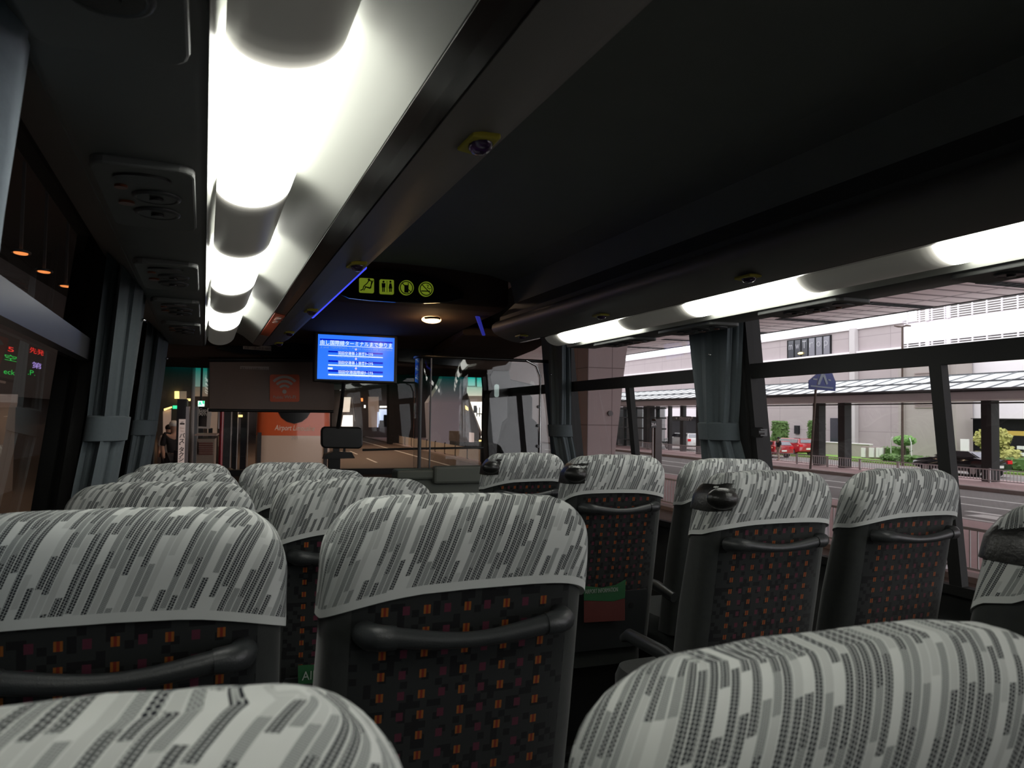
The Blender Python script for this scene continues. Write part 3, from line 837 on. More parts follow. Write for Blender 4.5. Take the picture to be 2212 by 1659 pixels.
YR0, YR1 = -1.34, 4.40
LITS = {-1: [(-1.25, -.65), (-.22, .38), (.88, 1.49), (1.98, 2.58), (3.06, 3.66)], 1: [(-1.30, -.70), (-.28, .30), (.79, 1.39), (1.87, 2.48), (2.98, 3.60)]}
for side in (-1, 1):
    nm = 'left' if side < 0 else 'right'
    DZ = 0 if side < 0 else .024
    LIT = LITS[side]
    YE = 4.40 if side < 0 else 3.78
    lr = thing('luggage_rack', 'overhead grey rack running along the %s windows, with its row of lamps' % nm, 'luggage rack', at(rx(side, .1), 1.6, .45))

    def ext(pts, name, mt, y0=YR0, y1=YE, smooth=False, par=lr, bevel=0, taper=0.0):
        mm = MB(BUS); rings = []
        rings = [[(rx(side, x), y, z + DZ) for x, z in pts] for y in (y0, y1)]
        if taper:
            cx_, cz_ = (.05, .56)
            rings.append([(rx(side, cx_ + (x - cx_) * .82), y1 + taper * .6, cz_ + (z - cz_) * .75 + DZ) for x, z in pts])
            rings.append([(rx(side, cx_ + (x - cx_) * .4), y1 + taper, cz_ + (z - cz_) * .3 + DZ) for x, z in pts])
        mm.loft(rings); return mm.build(name, mt, par, smooth=smooth, bevel=bevel)

    # carrying body above everything
    ext([(-.30, .615), (-.30, .50), (-.195, .405), (-.02, .412), (.02, .50), (.20, .49), (.31, .46), (.395, .475), (.39, .53), (.30, .615)], 'rack_body', 'plastic dark', taper=.2)
    # flat strip over the seats, towards the window
    ext([(-.19, .400), (-.178, .390), (-.10, .388), (-.02, .386), (-.006, .392), (-.006, .41), (-.19, .41)], 'underside_panel', 'plastic dark', smooth=True)
    # reflector channel: three surfaces of one pressing
    ch = [(-.006, .388), (-.001, .398), (.004, .43), (.018, .462), (.05, .478), (.10, .480), (.150, .468), (.185, .450), (.213, .428), (.235, .410), (.238, .420), (.19, .462), (.15, .480), (.10, .492), (.05, .490), (.0, .474), (-.010, .435), (-.008, .41)]
    ext(ch, 'light_reflector', 'reflector', smooth=True)
    ext([(.236, .4075), (.260, .403), (.281, .400), (.281, .412), (.236, .422)], 'gloss_trim', 'gloss strip')
    ext([(.285, .400), (.32, .404), (.362, .415), (.40, .430), (.425, .445), (.437, .465), (.434, .485), (.415, .502), (.39, .51), (.38, .50), (.39, .47), (.285, .415)], 'front_face', 'rack face', smooth=True, taper=.18)
    # lens tube
    cx_, cz_ = .073, .440 + DZ

    def lens_ring(y, k=1.0):
        o = []
        for i in range(20):
            t = R(200 + (345 - 200 + 12) * i / 19)
            o.append((rx(side, cx_ + .068 * k * math.cos(t)), y, cz_ + .047 * k * math.sin(t) + .10 * (cx_ + .068 * math.cos(t) - cx_)))
        o += [(rx(side, cx_ + .05), y, cz_ + .012), (rx(side, cx_ - .05), y, cz_ + .004)]
        return o
    edges = [YR0] + [e for p in LIT for e in p] + [YE - .02]
    for i in range(len(edges) - 1):
        a_, b_ = edges[i], edges[i + 1]; lit = i % 2 == 1
        L_ = b_ - a_; ds = [0, L_] if lit else sorted({0, L_} | {d for d in (.008, .02, .04, .07, .11, .16) if d < L_ / 2} | {L_ - d for d in (.008, .02, .04, .07, .11, .16) if d < L_ / 2})
        mm = MB(BUS); mm.loft([lens_ring(a_ + d) for d in ds])
        lo_ = mm.build('lamp_lens' if lit else 'lamp_cover', 'lens lit' if lit else 'lens off', lr, smooth=True)
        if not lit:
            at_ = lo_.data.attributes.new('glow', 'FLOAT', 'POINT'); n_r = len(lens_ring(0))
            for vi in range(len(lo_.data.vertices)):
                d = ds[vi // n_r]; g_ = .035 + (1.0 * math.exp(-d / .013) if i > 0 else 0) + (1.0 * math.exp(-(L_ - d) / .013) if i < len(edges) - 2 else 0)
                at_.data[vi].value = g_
    # opening shadow gap between trim and face
    # call buttons
    for yb_ in ((-.2, 1.05, 2.02, 2.95, 3.75, 4.3) if side < 0 else (-.1, .95, 1.82, 2.72, 3.55)):
        hb = MB(BUS); c = (rx(side, .362), yb_, .416 + DZ)
        hb.prism([(c[0] - .020, c[1] - .034, c[2] - .002), (c[0] + .022, c[1] - .038, c[2] - .002), (c[0] + .024, c[1] + .03, c[2] - .002), (c[0] + .004, c[1] + .042, c[2] - .002), (c[0] - .022, c[1] + .034, c[2] - .002)], (0, 0, -.009))
        bz = hb.build('call_button_bezel', 'yellow plastic', lr, bevel=.003)
        hb = MB(BUS); hb.ball((c[0] + .003, c[1] - .002, c[2] - .010), .019, sc=(.95, 1.35, .75)); hb.build('call_button', 'purple button', bz, smooth=True)
    # blue strip of light on the lip
    if side < 0:
        mm = MB(BUS); mm.tube([(rx(side, .437), y, .461) for y in (2.30, 2.9, 3.5)], [.007, .008, .009]); mm.build('led_strip', 'blue led', lr, smooth=True)
    else:
        mm = MB(BUS); P_ = [PY(1003, 637, 4.15), PY(1018, 655, 4.12), PY(1031, 682, 4.08), PY(1045, 724, 4.04)]
        mm.tube([tuple(p) for p in P_], [.015, .022, .018, .013], flat=.5); mm.build('led_strip', 'blue strip off', hd, smooth=True)
    # reading light units
    for yu in ((.68, 1.46, 2.25, 2.90, 3.55) if side < 0 else (.42, 1.28, 2.06, 2.72, 3.33)):
        L = .20
        mm = MB(BUS); o = []
        for (sx_, sy_, a0) in ((1, 1, 0), (-1, 1, 90), (-1, -1, 180), (1, -1, 270)):
            for a in (0, 30, 60, 90):
                t = R(a0 + a); o.append((-.098 + sx_ * .052 + .022 * math.cos(t), yu + sy_ * (L - .03) + .03 * math.sin(t)))
        mm.loft([[(rx(side, x), y, z) for x, y in o] for z in (.390 + DZ, .374 + DZ)]); ru = mm.build('reading_light_unit', 'plastic dark', lr, bevel=.004)
        for q_, (dx, dy) in enumerate(((.0, -.045), (-.004, .065))):
            mm = MB(BUS); mm.ring((rx(side, -.085 + dx), yu + dy, .373 + DZ), (0, 0, 1), .034, .005); mm.build('air_vent', 'handle plastic', ru, smooth=True)
            mm = MB(BUS); mm.disc((rx(side, -.085 + dx), yu + dy, .3725 + DZ), (0, 0, -1), .030, .003); mm.disc((rx(side, -.085 + dx), yu + dy, .369 + DZ), (0, 0, -1), .011, .004)
            mm.build('vent_nozzle', 'black plastic', ru)
        mm = MB(BUS); mm.disc((rx(side, -.10), yu - .145, .3738 + DZ), (0, 0, -1), .026, .004, rx=1.0, ry=1.6); mm.build('speaker', 'black plastic', ru)
        for dy, rr in ((.01, .013), (-.09, .010)):
            mm = MB(BUS); mm.disc((rx(side, -.135), yu + dy, .3738 + DZ), (0, 0, -1), rr, .004); mm.build('reading_lamp', 'amber lens', ru)
    if side < 0:       # orange wireless sticker on the trim near the rack's front end
        mm = MB(BUS); mm.prism([(rx(side, x), y, z) for x, y, z in ((.240, 3.05, .4055), (.279, 3.05, .3985), (.279, 3.85, .3985), (.240, 3.85, .4055))], (0, 0, -.0012)); mm.build('wireless_sticker', 'orange sticker', lr)
        text('sticker_text', 'Wi-Fi', .05, 'sticker pale', lr, (.250, 3.10, .3985), (0, 1, 0), (1, 0, 0), F=BUS, width=.2)

# ================================================================== CURTAINS
def curtain(name, label, side, yc, half, zt, zb, ztie, mt, seed, folds=7, xoff=.0, group=None, thick=.055, wt=.50, snap=True):
    rnd = random.Random(seed)
    c = thing(name, label, 'curtain', at(glx(side, 0) - side * .10, yc, zb), group)
    rings = []; N = 72; K = 26
    ph = [rnd.uniform(0, 6.28) for _ in range(4)]
    for k in range(K + 1):
        z = zt + (zb - zt) * k / K
        d = (z - ztie) / (zt - ztie) if z > ztie else (ztie - z) / (ztie - zb)
        d = max(0.0, min(1, d)); w = wt + (1 - wt) * (d ** .7)
        if z < ztie: w = wt + (.92 - wt) * d ** .6
        ring = []
        yoff = half * .25 * (1 - d)
        for j in range(N):
            t = 2 * math.pi * j / N
            f = 1 + .20 * math.sin(folds * t + ph[0] + .5 * math.sin(z * 3 + ph[1])) * (.6 + .4 * d) + .07 * math.sin((2 * folds + 3) * t + ph[2] + z)
            px = glx(side, z) - side * (.075 + xoff) - side * thick * f * math.cos(t) * (1.15 - .25 * d)
            lim = glx(side, z) - side * .048
            px = max(px, lim) if side < 0 else min(px, lim)
            ring.append((px, yc + yoff + half * w * f * math.sin(t), z))
        rings.append(ring)
    m = MB(BUS); m.loft(rings); m.build('cloth', mt, c, smooth=True)
    rings = []
    for z in (ztie + .040, ztie + .036, ztie - .036, ztie - .040):
        gsc = 1.0 if abs(z - ztie) > .038 else 1.10
        ring = []
        for j in range(40):
            t = 2 * math.pi * j / 40
            px = glx(side, z) - side * (.075 + xoff) - side * thick * 1.22 * gsc * math.cos(t); lim = glx(side, z) - side * .046
            px = max(px, lim) if side < 0 else min(px, lim)
            ring.append((px, yc + half * .25 + half * .62 * gsc * math.sin(t), z))
        rings.append(ring)
    m = MB(BUS); m.loft(rings); m.build('tieback', mt, c, smooth=True)
    if not snap: return c
    m = MB(BUS)
    m.ball((glx(side, .35) - side * .15, yc - half * .3, .30), .007, 8, 6); m.build('snap_button', 'chrome', c, smooth=True)
    return c


curtain('curtain', 'pale blue curtain at the photo left edge, nearest the camera', -1, .88, .16, .60, -.62, -.16, 'curtain near', 3, thick=.066, wt=.8, snap=False)
curtain('curtain', 'tied grey-blue curtain on the left window, middle of the bus', -1, 2.68, .24, .60, -.60, -.035, 'curtain', 5, thick=.058)
curtain('curtain', 'dark curtain on the left behind the tied one, near the front door', -1, 4.30, .20, .60, -.60, -.05, 'curtain', 8, thick=.06)
curtain('curtain', 'tied grey-green curtain hanging between the two right windows', 1, 2.79, .165, .60, -.60, -.03, 'curtain', 12, thick=.06)
curtain('curtain', 'dark blue curtain beside the driver screen on the right', 1, 4.42, .16, .60, -.60, -.05, 'curtain', 17, thick=.06)

# ================================================================== SEATS
def superring(hw, th, y0, z, N=60, n=4.2):
    out = []
    for j in range(N):
        t = 2 * math.pi * j / N - math.pi / 2          # j = 0 is the middle of the back face (towards the camera)
        c, s_ = math.cos(t), math.sin(t)
        out.append((hw * math.copysign(abs(c) ** (2 / n), c), y0 + th / 2 + (th / 2) * math.copysign(abs(s_) ** (2 / n), s_), z))
    return out


HT = 1.10


def seat_dims(z):
    rc = .078
    if z > HT - rc:
        s_ = (z - (HT - rc)) / rc; c = math.sqrt(max(0.0, 1 - s_ * s_))
        return .199 - rc * .92 * (1 - c), .125 * (c ** .75), .125 * (1 - c ** .75) / 2
    d = (HT - rc - z)
    return .199 + .006 * min(1, d / .25), .125 + .02 * min(1, d / .3), 0


def seat_pt(z, grow=0.0, seed=0, n=4.2):
    hw, th, yo = seat_dims(z)
    r_ = superring(hw + grow, th + 2 * grow, yo - grow + (HT - z) * .19, z, n=n)
    return r_


def arc_u(ring):
    N = len(ring); u = [0.0] * N
    for j in range(1, N // 2 + 1):
        u[j] = u[j - 1] + (Vector(ring[j]) - Vector(ring[j - 1])).length
    for j in range(N - 1, N // 2, -1):
        p = 0 if j == N - 1 else j + 1
        u[j] = (u[p] if j != N - 1 else 0.0) - (Vector(ring[j]) - Vector(ring[p])).length
    return u


def crown(p, hw=.2):
    x, y, z = p
    k = max(0.0, (z - (HT - .16)) / .16)
    return (x, y, z + k * .010 * (1 - (x / .2) ** 2))


def make_seat(X, Y, ztop, label, seed, grip=False, group='patterned coach seats'):
    rnd = random.Random(seed)
    zf = floor_z(Y); sc = (1.22 + ztop - zf) / HT
    M = Matrix.Translation((X, Y, zf)) @ Matrix.Rotation(R(rnd.uniform(-1.2, 1.2)), 4, 'Z') @ Matrix.Diagonal((1, 1, sc, 1))
    t = thing('passenger_chair', label, 'seat', M, group)
    # backrest
    zs = [.42, .46, .55, .65, .75, .85, .92, .97, 1.0] + [HT - .078 + .078 * math.sin(R(a)) for a in (0, 15, 30, 45, 58, 70, 80, 87)]
    zs = sorted(set(round(z, 4) for z in zs)); rings = []; uvs = []
    for z in zs:
        rg_ = seat_pt(z); u = arc_u(seat_pt(min(z, 1.0)))
        rings.append([crown(p) for p in rg_]); uvs += [(u[j], HT - z) for j in range(len(rg_))]
    m = MB(); m.loft(rings); m.uv = uvs; m.build('backrest', 'moquette', t, smooth=True)
    # lace cover
    K = 18; rings = []; uvs = []; N = 60
    off = rnd.uniform(0, 50)
    base = seat_pt(.95, .004); ub = arc_u(base)
    hem = []
    for j in range(N):
        tt = 2 * math.pi * j / N; f = (1 - math.cos(tt)) / 2       # 0 back, 1 front
        hem.append(HT - (.117 + .075 * f ** .8 + .008 * math.sin(2 * tt + off)))
    for k in range(-1, K + 1):
        ring = []
        for j in range(N):
            kk = max(k, 0) / K
            ang = R(88) * 1.0
            # spacing: straight part then the rounded top
            z_lin = hem[j] + (HT - hem[j]) * math.sin(kk * math.pi / 2) ** 1.0 if False else hem[j] + (HT * .9995 - hem[j]) * (1 - (1 - kk) ** 1.7)
            z = z_lin; g_ = .0045 if k >= 0 else -.002
            p = seat_pt_cached(z, g_)[j]
            nz = noise.noise(Vector((p[0] * 9 + off, p[1] * 9, z * 9))) * .0042 + noise.noise(Vector((p[0] * 34 + off, p[1] * 34, z * 30))) * .0016
            wt = max(0, min(1, (z - HT + .11) / .08))
            x_ = p[0] * (1 + (abs(nz) * 3 + .006 if k >= 0 else 0)); y_ = p[1] - (abs(nz) * .8 + .0022 if k >= 0 else 0)
            ring.append(crown((x_, y_, z + ((abs(nz) * 1.6 + .003) * wt if k >= 0 else 0))))
            v_ = z - hem[j] if z < HT - .078 else (HT - .078 - hem[j]) + .078 * math.asin(min(1, (z - HT + .078) / .078))
            vt_ = (HT - .078 - hem[j]) + .078 * math.pi / 2
            if math.sin(2 * math.pi * j / N - math.pi / 2) > .5: uvs.append((p[0], .117 + (vt_ - (HT - hem[j])) + (vt_ - v_)))
            else: uvs.append((arc_cached(z, g_)[j], v_ if k >= 0 else 0.0))
        rings.append(ring)
    m = MB(); m.loft(rings, cap=False); o_ = (K + 1) * N
    for j in range(-N // 4, N // 4): m.f.append(tuple(o_ + q_ % N for q_ in (j, j + 1, N // 2 - j - 1, N // 2 - j)) if -N // 4 < j < N // 4 - 1 else tuple(o_ + q_ for q_ in sorted({j % N, (j + 1) % N, (N // 2 - j - 1) % N, (N // 2 - j) % N})))
    m.uv = uvs
    m.build('headrest_cover', 'lace', t, smooth=True)
    # handle across the back
    zc = HT - .172
    def by(z): return (HT - z) * .19 - .002
    pts = []; rad = []
    for i in range(15):
        q_ = i / 14; x = -.118 + .236 * q_; e = math.sin(math.pi * q_)
        pts.append((x, by(zc) - .030 - .004 * e, zc - .012 * e)); rad.append(.0125 + .0015 * math.cos(2 * math.pi * q_) * 1)
    m = MB(); m.tube(pts, rad, n=14, up=Vector((0, 1, 0))); h = m.build('handle', 'handle plastic', t, smooth=True)
    for s_ in (-1, 1):
        m = MB(); m.tube([(s_ * .150, by(zc) + .004, zc), (s_ * .146, by(zc) - .018, zc), (s_ * .132, by(zc) - .030, zc), (s_ * .112, by(zc) - .031, zc - .001)], [.018, .0185, .0175, .0155], n=14, up=Vector((0, 0, 1)))
        m.build('handle_mount', 'handle plastic', h, smooth=True)
    # lower back panel with pocket
    m = MB(); rg2 = []
    for z, ww in ((.40, .165), (.60, .165), (.615, .158)):
        rr = [p for p in superring(ww, .016, by(z) - .006, z, N=28, n=5)]; rg2.append(rr)
    m.loft(rg2); pk = m.build('lower_panel', 'handle plastic', t, smooth=False)
    m = MB()
    for xx in (-.09, .09): m.disc((xx, by(.56) - .010, .56), (0, 1, 0), .010, .008, 14)
    m.build('stud', 'black plastic', pk)
    # cushion, pedestal, armrest
    m = MB(); rg3 = [superring(.205, .44, .16, z, N=40, n=5) for z in (.33, .36, .44)] + [superring(.195, .42, .17, .47, N=40, n=5)]
    m.loft(rg3); m.uv = [(p[0] + .5, p[1]) for p in m.v]; m.build('cushion', 'moquette', t, smooth=True)
    m = MB(); m.box((-.15, .22, .02), (.15, .50, .335)); m.box((-.19, .16, .0), (.19, .56, .03)); m.build('pedestal', 'black plastic', t, bevel=.01)
    for s_ in ((1,) if X < 1 else (-1,)):
        m = MB(); m.tube([(s_ * .218, .10, .58), (s_ * .218, .22, .60), (s_ * .218, .42, .60), (s_ * .218, .46, .58)], [.016, .018, .017, .010], n=10, flat=1.2); m.build('armrest', 'handle plastic', t, smooth=True)
    if grip:
        ring_all = []
        sel = [j for j in range(N) if base[j][0] < -.135]
        sel = sorted(sel, key=lambda j: math.atan2(base[j][1] - .09, -(base[j][0] + .02)))
        m = MB(); rg4 = []
        for z, gg in ((HT - .088, .001), (HT - .086, .010), (HT - .05, .012), (HT - .02, .011), (HT - .005, .009)):
            pr = seat_pt_cached(min(z, HT - .002), gg); rg4.append([crown(pr[j]) if z < HT else (pr[j][0], pr[j][1], HT + .006) for j in sel])
        m.loft(rg4, cap=True, closed=True); gp = m.build('side_grip', 'black leather', t, smooth=True)
        m = MB(); rr = []
        cpt = Vector((-.198, -.012, HT - .050))
        m.ball(tuple(cpt), .034, 18, 12, sc=(1.25, 1.0, .82)); m.build('grip_knob', 'black leather', gp, smooth=True)
    return t


_cache = {}; _arc = {}


def arc_cached(z, g):
    k = (round(z, 5), g)
    if k not in _arc: _arc[k] = arc_u(seat_pt_cached(z, g))
    return _arc[k]




def seat_pt_cached(z, g):
    k = (round(z, 5), g)
    if k not in _cache: _cache[k] = seat_pt(z, g)
    return _cache[k]


SEATS = [
    (-.092, .36, -.138, 'seat with white lace cover filling the bottom left corner, nearest of all', False),
    (.438, .37, -.150, 'seat with white lace cover filling the bottom right corner, nearest of all', False),
    (-.092, 1.04, -.116, 'lace-covered seat against the left edge, just ahead of the bottom-left one', False),
    (.366, 1.05, -.109, 'lace-covered seat at photo centre with orange-flecked back and black handle', False),
    (-.080, 1.90, -.147, 'window seat with rounded lace cover beside the tied left curtain, third from last', False),
    (.362, 1.90, -.146, 'aisle seat with lace cover directly in front of the central seat', False),
    (-.078, 2.75, -.176, 'window seat on the left, second from the front, only its lace top showing', False),
    (.362, 2.75, -.176, 'left aisle seat second from the front, below the dashboard monitor', False),
    (-.080, 3.60, -.196, 'foremost left window seat, its lace top just under the bus-stop sign', False),
    (.362, 3.60, -.196, 'foremost left aisle seat, its lace top under the orange coach', False),
    (1.425, .80, -.118, 'seat cut by the right photo edge, black corner grip and white side cover', True),
    (1.425, 1.63, -.123, 'right aisle seat with black corner grip, lower right, nearest whole one', True),
    (1.93, 1.63, -.123, 'right window seat with wide lace cover below the sliding window frame', False),
    (1.425, 2.46, -.116, 'right aisle seat with corner grip, middle row, white-edged cover', True),
    (1.93, 2.46, -.134, 'right window seat under the tied grey-green curtain', False),
    (1.425, 3.33, -.144, 'foremost right aisle seat with corner grip, beside the driver partition', True),
    (1.93, 3.33, -.157, 'foremost right window seat, sliver of lace below the tiled column', False),
]
for i, (x, y, z, lb, gp) in enumerate(SEATS):
    make_seat(x, y, z - .014, lb, 40 + i * 7, gp)

# leaflets tucked in seat pockets
def leaflet(label, pts_uv, Y, body, w):
    a = PY(*pts_uv[0], Y)
    t = thing('leaflet', label, 'leaflet', at(*a), 'airport leaflets in seat pockets')
    P_ = [PY(u, v, Y) for u, v in pts_uv]
    m = MB(BUS); m.prism([tuple(p) for p in P_], (0, .004, 0)); m.build('cover', 'leaflet green', t)
    return t, P_


lt, P_ = leaflet('green and red airport leaflet in the pocket right of the central seat', [(1262, 1266), (1300, 1270), (1330, 1264), (1352, 1252), (1350, 1292), (1325, 1299), (1262, 1297)], 2.525, 'AIRPORT INFORMATION', .3)
m = MB(BUS); m.prism(pyp([(1262, 1298), (1350, 1293), (1350, 1340), (1262, 1345)], 2.526), (0, .004, 0)); m.build('lower_page', 'leaflet red', lt)
text('leaflet_title', 'AIRPORT INFORMATION', .022, 'leaflet white', lt, PY(1264, 1283, 2.521), (1, 0, 0), (0, 0, 1), F=BUS, width=.135)
lt, P_ = leaflet('dark green leaflet in the pocket between the left and central seats', [(644, 1438), (690, 1436), (690, 1475), (644, 1478)], 1.965, 'AIRPORT', .1)
text('leaflet_title', 'AIRPORT', .03, 'leaflet white', lt, PY(652, 1470, 1.961), (1, 0, 0), (0, 0, 1), F=BUS, width=.11)
# ================================================================== STREET
def sbox(t0, s0, h0, t1, s1, h1): return MB(STREET).box((t0, s0, h0), (t1, s1, h1))


def pspl(pts, S): return [tuple(PS(u, v, S)) for u, v in pts]


def ptpl(pts, T): return [tuple(PT(u, v, T)) for u, v in pts]


def stg(t, s, h): return STREET @ Matrix.Translation((t, s, h))


# ground surfaces, side by side at road level
struct('road_near', sbox(-3.0, -30, G - .3, 12.0, 120, G), 'asphalt brown')
struct('paving_pink', sbox(12.0, -30, G - .3, 19.2, 120, G), 'pink paving')
struct('road_far', sbox(19.2, -30, G - .3, 28.0, 120, G), 'asphalt')
struct('pavement_far', sbox(28.0, -30, G - .3, 34.0, 120, G + .02), 'pink paving')
struct('road_back', sbox(34.0, -30, G - .3, 38.0, 120, G - .02), 'asphalt')
struct('verge_ground', sbox(38.0, -30, G - .3, 46.0, 120, G), 'kerb stone')
struct('kerb_far', sbox(27.7, -30, G - .28, 28.1, 120, G + .16), 'kerb stone')
struct('kerb_near', sbox(11.7, -30, G - .28, 12.1, 120, G + .10), 'kerb stone')
struct('pavement_left', sbox(-9.0, -30, G - .3, -2.9, 95, -2.0), 'counter tan')
m = MB(STREET)
m.box((24.8, -20, G), (25.0, 30.5, G + .004)); m.box((22.62, -20, G), (22.82, 27, G + .004)); m.box((24.8, 36, G), (25.0, 60, G + .004)); m.box((22.62, 36, G), (22.82, 60, G + .004))
m.box((20.9, -20, G), (21.2, 18.4, G + .004)); m.box((19.3, -20, G), (19.5, 90, G + .004))
for s in range(-2, 17, 3): m.box((20.0, s, G), (20.75, s + 1.6, G + .004))
o = struct('trim_20', m, 'road paint')
m = MB(STREET)
for k in range(12): m.box((6.36, 9.5 + 9 * k - 1.8, G), (6.48, 9.5 + 9 * k + 2.4, G + .004))
m.box((9.85, -10, G), (10.0, 110, G + .004))
struct('trim_21', m, 'road paint')
struct('grass_verge', sbox(38.4, 2, G, 44.5, 62, G + .12), 'grass')

# elevated deck overhead with boarded soffit
struct('deck_slab', sbox(-12, -9, 5.44, 30, 125, 6.3), 'deck concrete')
struct('deck_soffit', sbox(10, -9, 5.40, 29.9, 125, 5.44), 'soffit boards')
for s, lb_ in ((22.15, 'dark slot in the striped deck underside at the far right photo edge'), (28.1, 'dark slot in the striped deck underside above the lamp post'),
              (34.3, 'dark slot in the deck underside just right of the window pillar'), (40.4, 'dark slot in the deck underside touching the window pillar'),
              (46.6, 'dark slot in the deck underside immediately left of the right-hand curtain'), (52.8, 'farthest dark slot in the deck underside, above the tiled column edge')):
    t = thing('soffit_slot', lb_, 'vent slot', stg(28, s, 5.39), 'dark slots in the deck underside')
    sbox(26.2, s - .32, 5.37, 29.8, s + .32, 5.401).build('slot_frame', 'dark void', t)
    m = MB(STREET)
    for k in range(8): m.box((26.3 + k * .43, s - .24, 5.355), (26.3 + k * .43 + .05, s + .24, 5.37))
    m.build('slat', 'dark void', t)
struct('deck_edge', sbox(29.9, -9, 5.36, 30.05, 125, 6.35), 'dark steel')
# closing walls in the shade
struct('wall_terminal', sbox(-9.4, -40, G, -9.0, 100, 5.44), 'terminal wall')
struct('wall_far', sbox(-12, 100, G, 17, 100.4, 5.44), 'terminal wall')
struct('wall_behind', sbox(-12, -9.4, G, 4, -9, 5.44), 'terminal wall')  # unseen wall added to stop sky light leaking in from behind

# ------------------------------------------------------------------ fences
def fence(label, T, s0, s1, hgt, base, posts, pitch, mt='fence grey'):
    f = thing('guard_fence', label, 'fence', stg(T, s0, base))
    m = MB(STREET); m.box((T - .02, s0, base + hgt - .05), (T + .02, s1, base + hgt)); m.box((T - .015, s0, base + .08), (T + .015, s1, base + .12)); m.build('rail', mt, f)
    m = MB(STREET); s = s0
    while s < s1:
        m.box((T - .010, s - .010, base + .1), (T + .010, s + .010, base + hgt - .03)); s += pitch
    m.build('baluster_grille', mt, f)
    for s in posts:
        m = MB(STREET); m.box((T - .04, s - .05, base), (T + .04, s + .05, base + hgt + .02)); m.build('post', mt, f)
    return f


fence('long pale railing on the far pavement in front of parked cars', 32.0, 12, 62, .62, G + .02, [58, 50.6, 45.5, 42.8, 40.1, 37.4, 34.8, 32.1, 29.4, 26.8, 24, 21], .17)
fence('near pale railing beside the bus, seen below the right window', 11.9, 3, 24, .82, G + .10, [4, 7, 10.9, 14, 17, 20, 23], .16)
pf = thing('panel_fence', 'pale panelled roadside fence ahead, seen through the windscreen', 'fence', stg(12.2, 30, G))
m = MB(STREET)
for k in range(14):
    s = 27.5 + k * 3
    m.box((12.18, s + .06, G + .12), (12.21, s + 2.94, G + .78))
m.build('mesh_panel', 'mesh pale', pf)['kind'] = 'stuff'
for k in range(15):
    s = 27.5 + k * 3
    MB(STREET).box((12.15, s - .05, G), (12.24, s + .05, G + .86)).build('post', 'dark steel', pf)

# ------------------------------------------------------------------ covered walkway
cw = thing('walkway_canopy', 'long covered walkway with sloping white glazed roof across the road', 'canopy', stg(32.4, 12, G))
s0c, s1c = 10.0, 96.0
P = lambda q, s: (30.6 + 3.6 * q, s, 1.47 + .93 * q)
m = MB(STREET); m.prism([P(0, s0c), P(1, s0c), P(1, s1c), P(0, s1c)], (0, 0, .02)); m.build('roof_glazing', 'canopy glass', cw)
m = MB(STREET); s = s0c
while s < s1c:
    m.prism([(P(0, s)[0], s - .035, 1.49), (P(1, s)[0], s - .035 - .0, 2.42), (P(1, s)[0], s + .035, 2.42), (P(0, s)[0], s + .035, 1.49)], (0, 0, .05)); s += 1.22
for q in (.0, .48, 1.0):
    a = P(q, 0); m.box((a[0] - .04, s0c, a[2] + .0), (a[0] + .04, s1c, a[2] + .09))
m.build('glazing_bars', 'canopy frame', cw)
sbox(30.55, s0c, 1.40, 30.75, s1c, 1.47).build('gutter', 'dark steel', cw)
sbox(30.62, s0c, 1.05, 33.6, s1c, 1.40).build('ceiling_beam', 'beam pale', cw)
m = MB(STREET); m.box((30.9, s0c, .86), (30.98, s1c, .93))
m.build('service_rail', 'dark steel', cw)
for s in (15.5, 27.2, 36.6, 38.75, 45.4, 52.0, 60.0, 68.0, 76.0, 84.0):
    sbox(32.3, s - .27, G, 32.8, s + .27, 1.1).build('column', 'dark steel', cw)
# glazed shelter under the walkway, left part
sh = thing('glazed_shelter', 'dark framed glass waiting shelter under the walkway roof, left of the curtain', 'shelter', stg(34, 70, G))
m = MB(STREET)
for s in [56.6 + 2.15 * k for k in range(17)]:
    w_ = .26 if (int((s - 56.6) / 2.15 + .5)) % 3 == 0 else .11
    m.box((33.6, s - w_, G), (33.9, s + w_, 1.05))
for h in (-2.1, -.95, .0, .85): m.box((33.62, 59.6, h - .06), (33.88, 94, h + .06))
m.build('frame', 'dark steel', sh)
sbox(33.74, 59.6, G, 33.76, 94, 1.0).build('glazing', 'street glass', sh)
sbox(34.9, 66, G, 35.0, 94, 1.0).build('back_wall', 'beam pale', sh)
for s in (72.5,): sbox(33.55, s - .9, -.55, 33.6, s + .9, .25).build('poster', 'louvre white', sh)
gs = thing('direction_sign', 'black hanging direction sign with small white lettering under the walkway', 'sign', stg(31, 57.2, -.3))
q0 = PT(1456, 899, 31.5); q1 = PT(1492, 909, 31.5)
sbox(31.4, q1.y, q1.z, 31.5, q0.y, q0.z).build('board', 'black plastic', gs)
text('lettering', 'Monorail.JR', .28, 'louvre white', gs, tuple(PT(1468, 905, 31.37)), (0, -1, 0), (0, 0, 1), F=STREET, width=2.0)
text('lettering', 'Terminal 2', .16, 'louvre white', gs, tuple(PT(1468, 908, 31.37)), (0, -1, 0), (0, 0, 1), F=STREET, width=1.7)
m = MB(STREET); m.prism(ptpl([(1459, 902), (1463, 902), (1461, 906)], 31.36), (.02, 0, 0)); m.build('arrow', 'louvre white', gs)
rf = thing('red_stair_frame', 'thin red steel frame standing behind the walkway near the white car', 'frame', stg(38.6, 60, G))
m = MB(STREET)
for s in (60.8, 62.3): m.box((38.7, s - .08, G + .1), (38.85, s + .08, .75))
m.box((38.7, 60.8, .55), (38.85, 62.3, .68)); m.build('frame', 'red frame', rf)

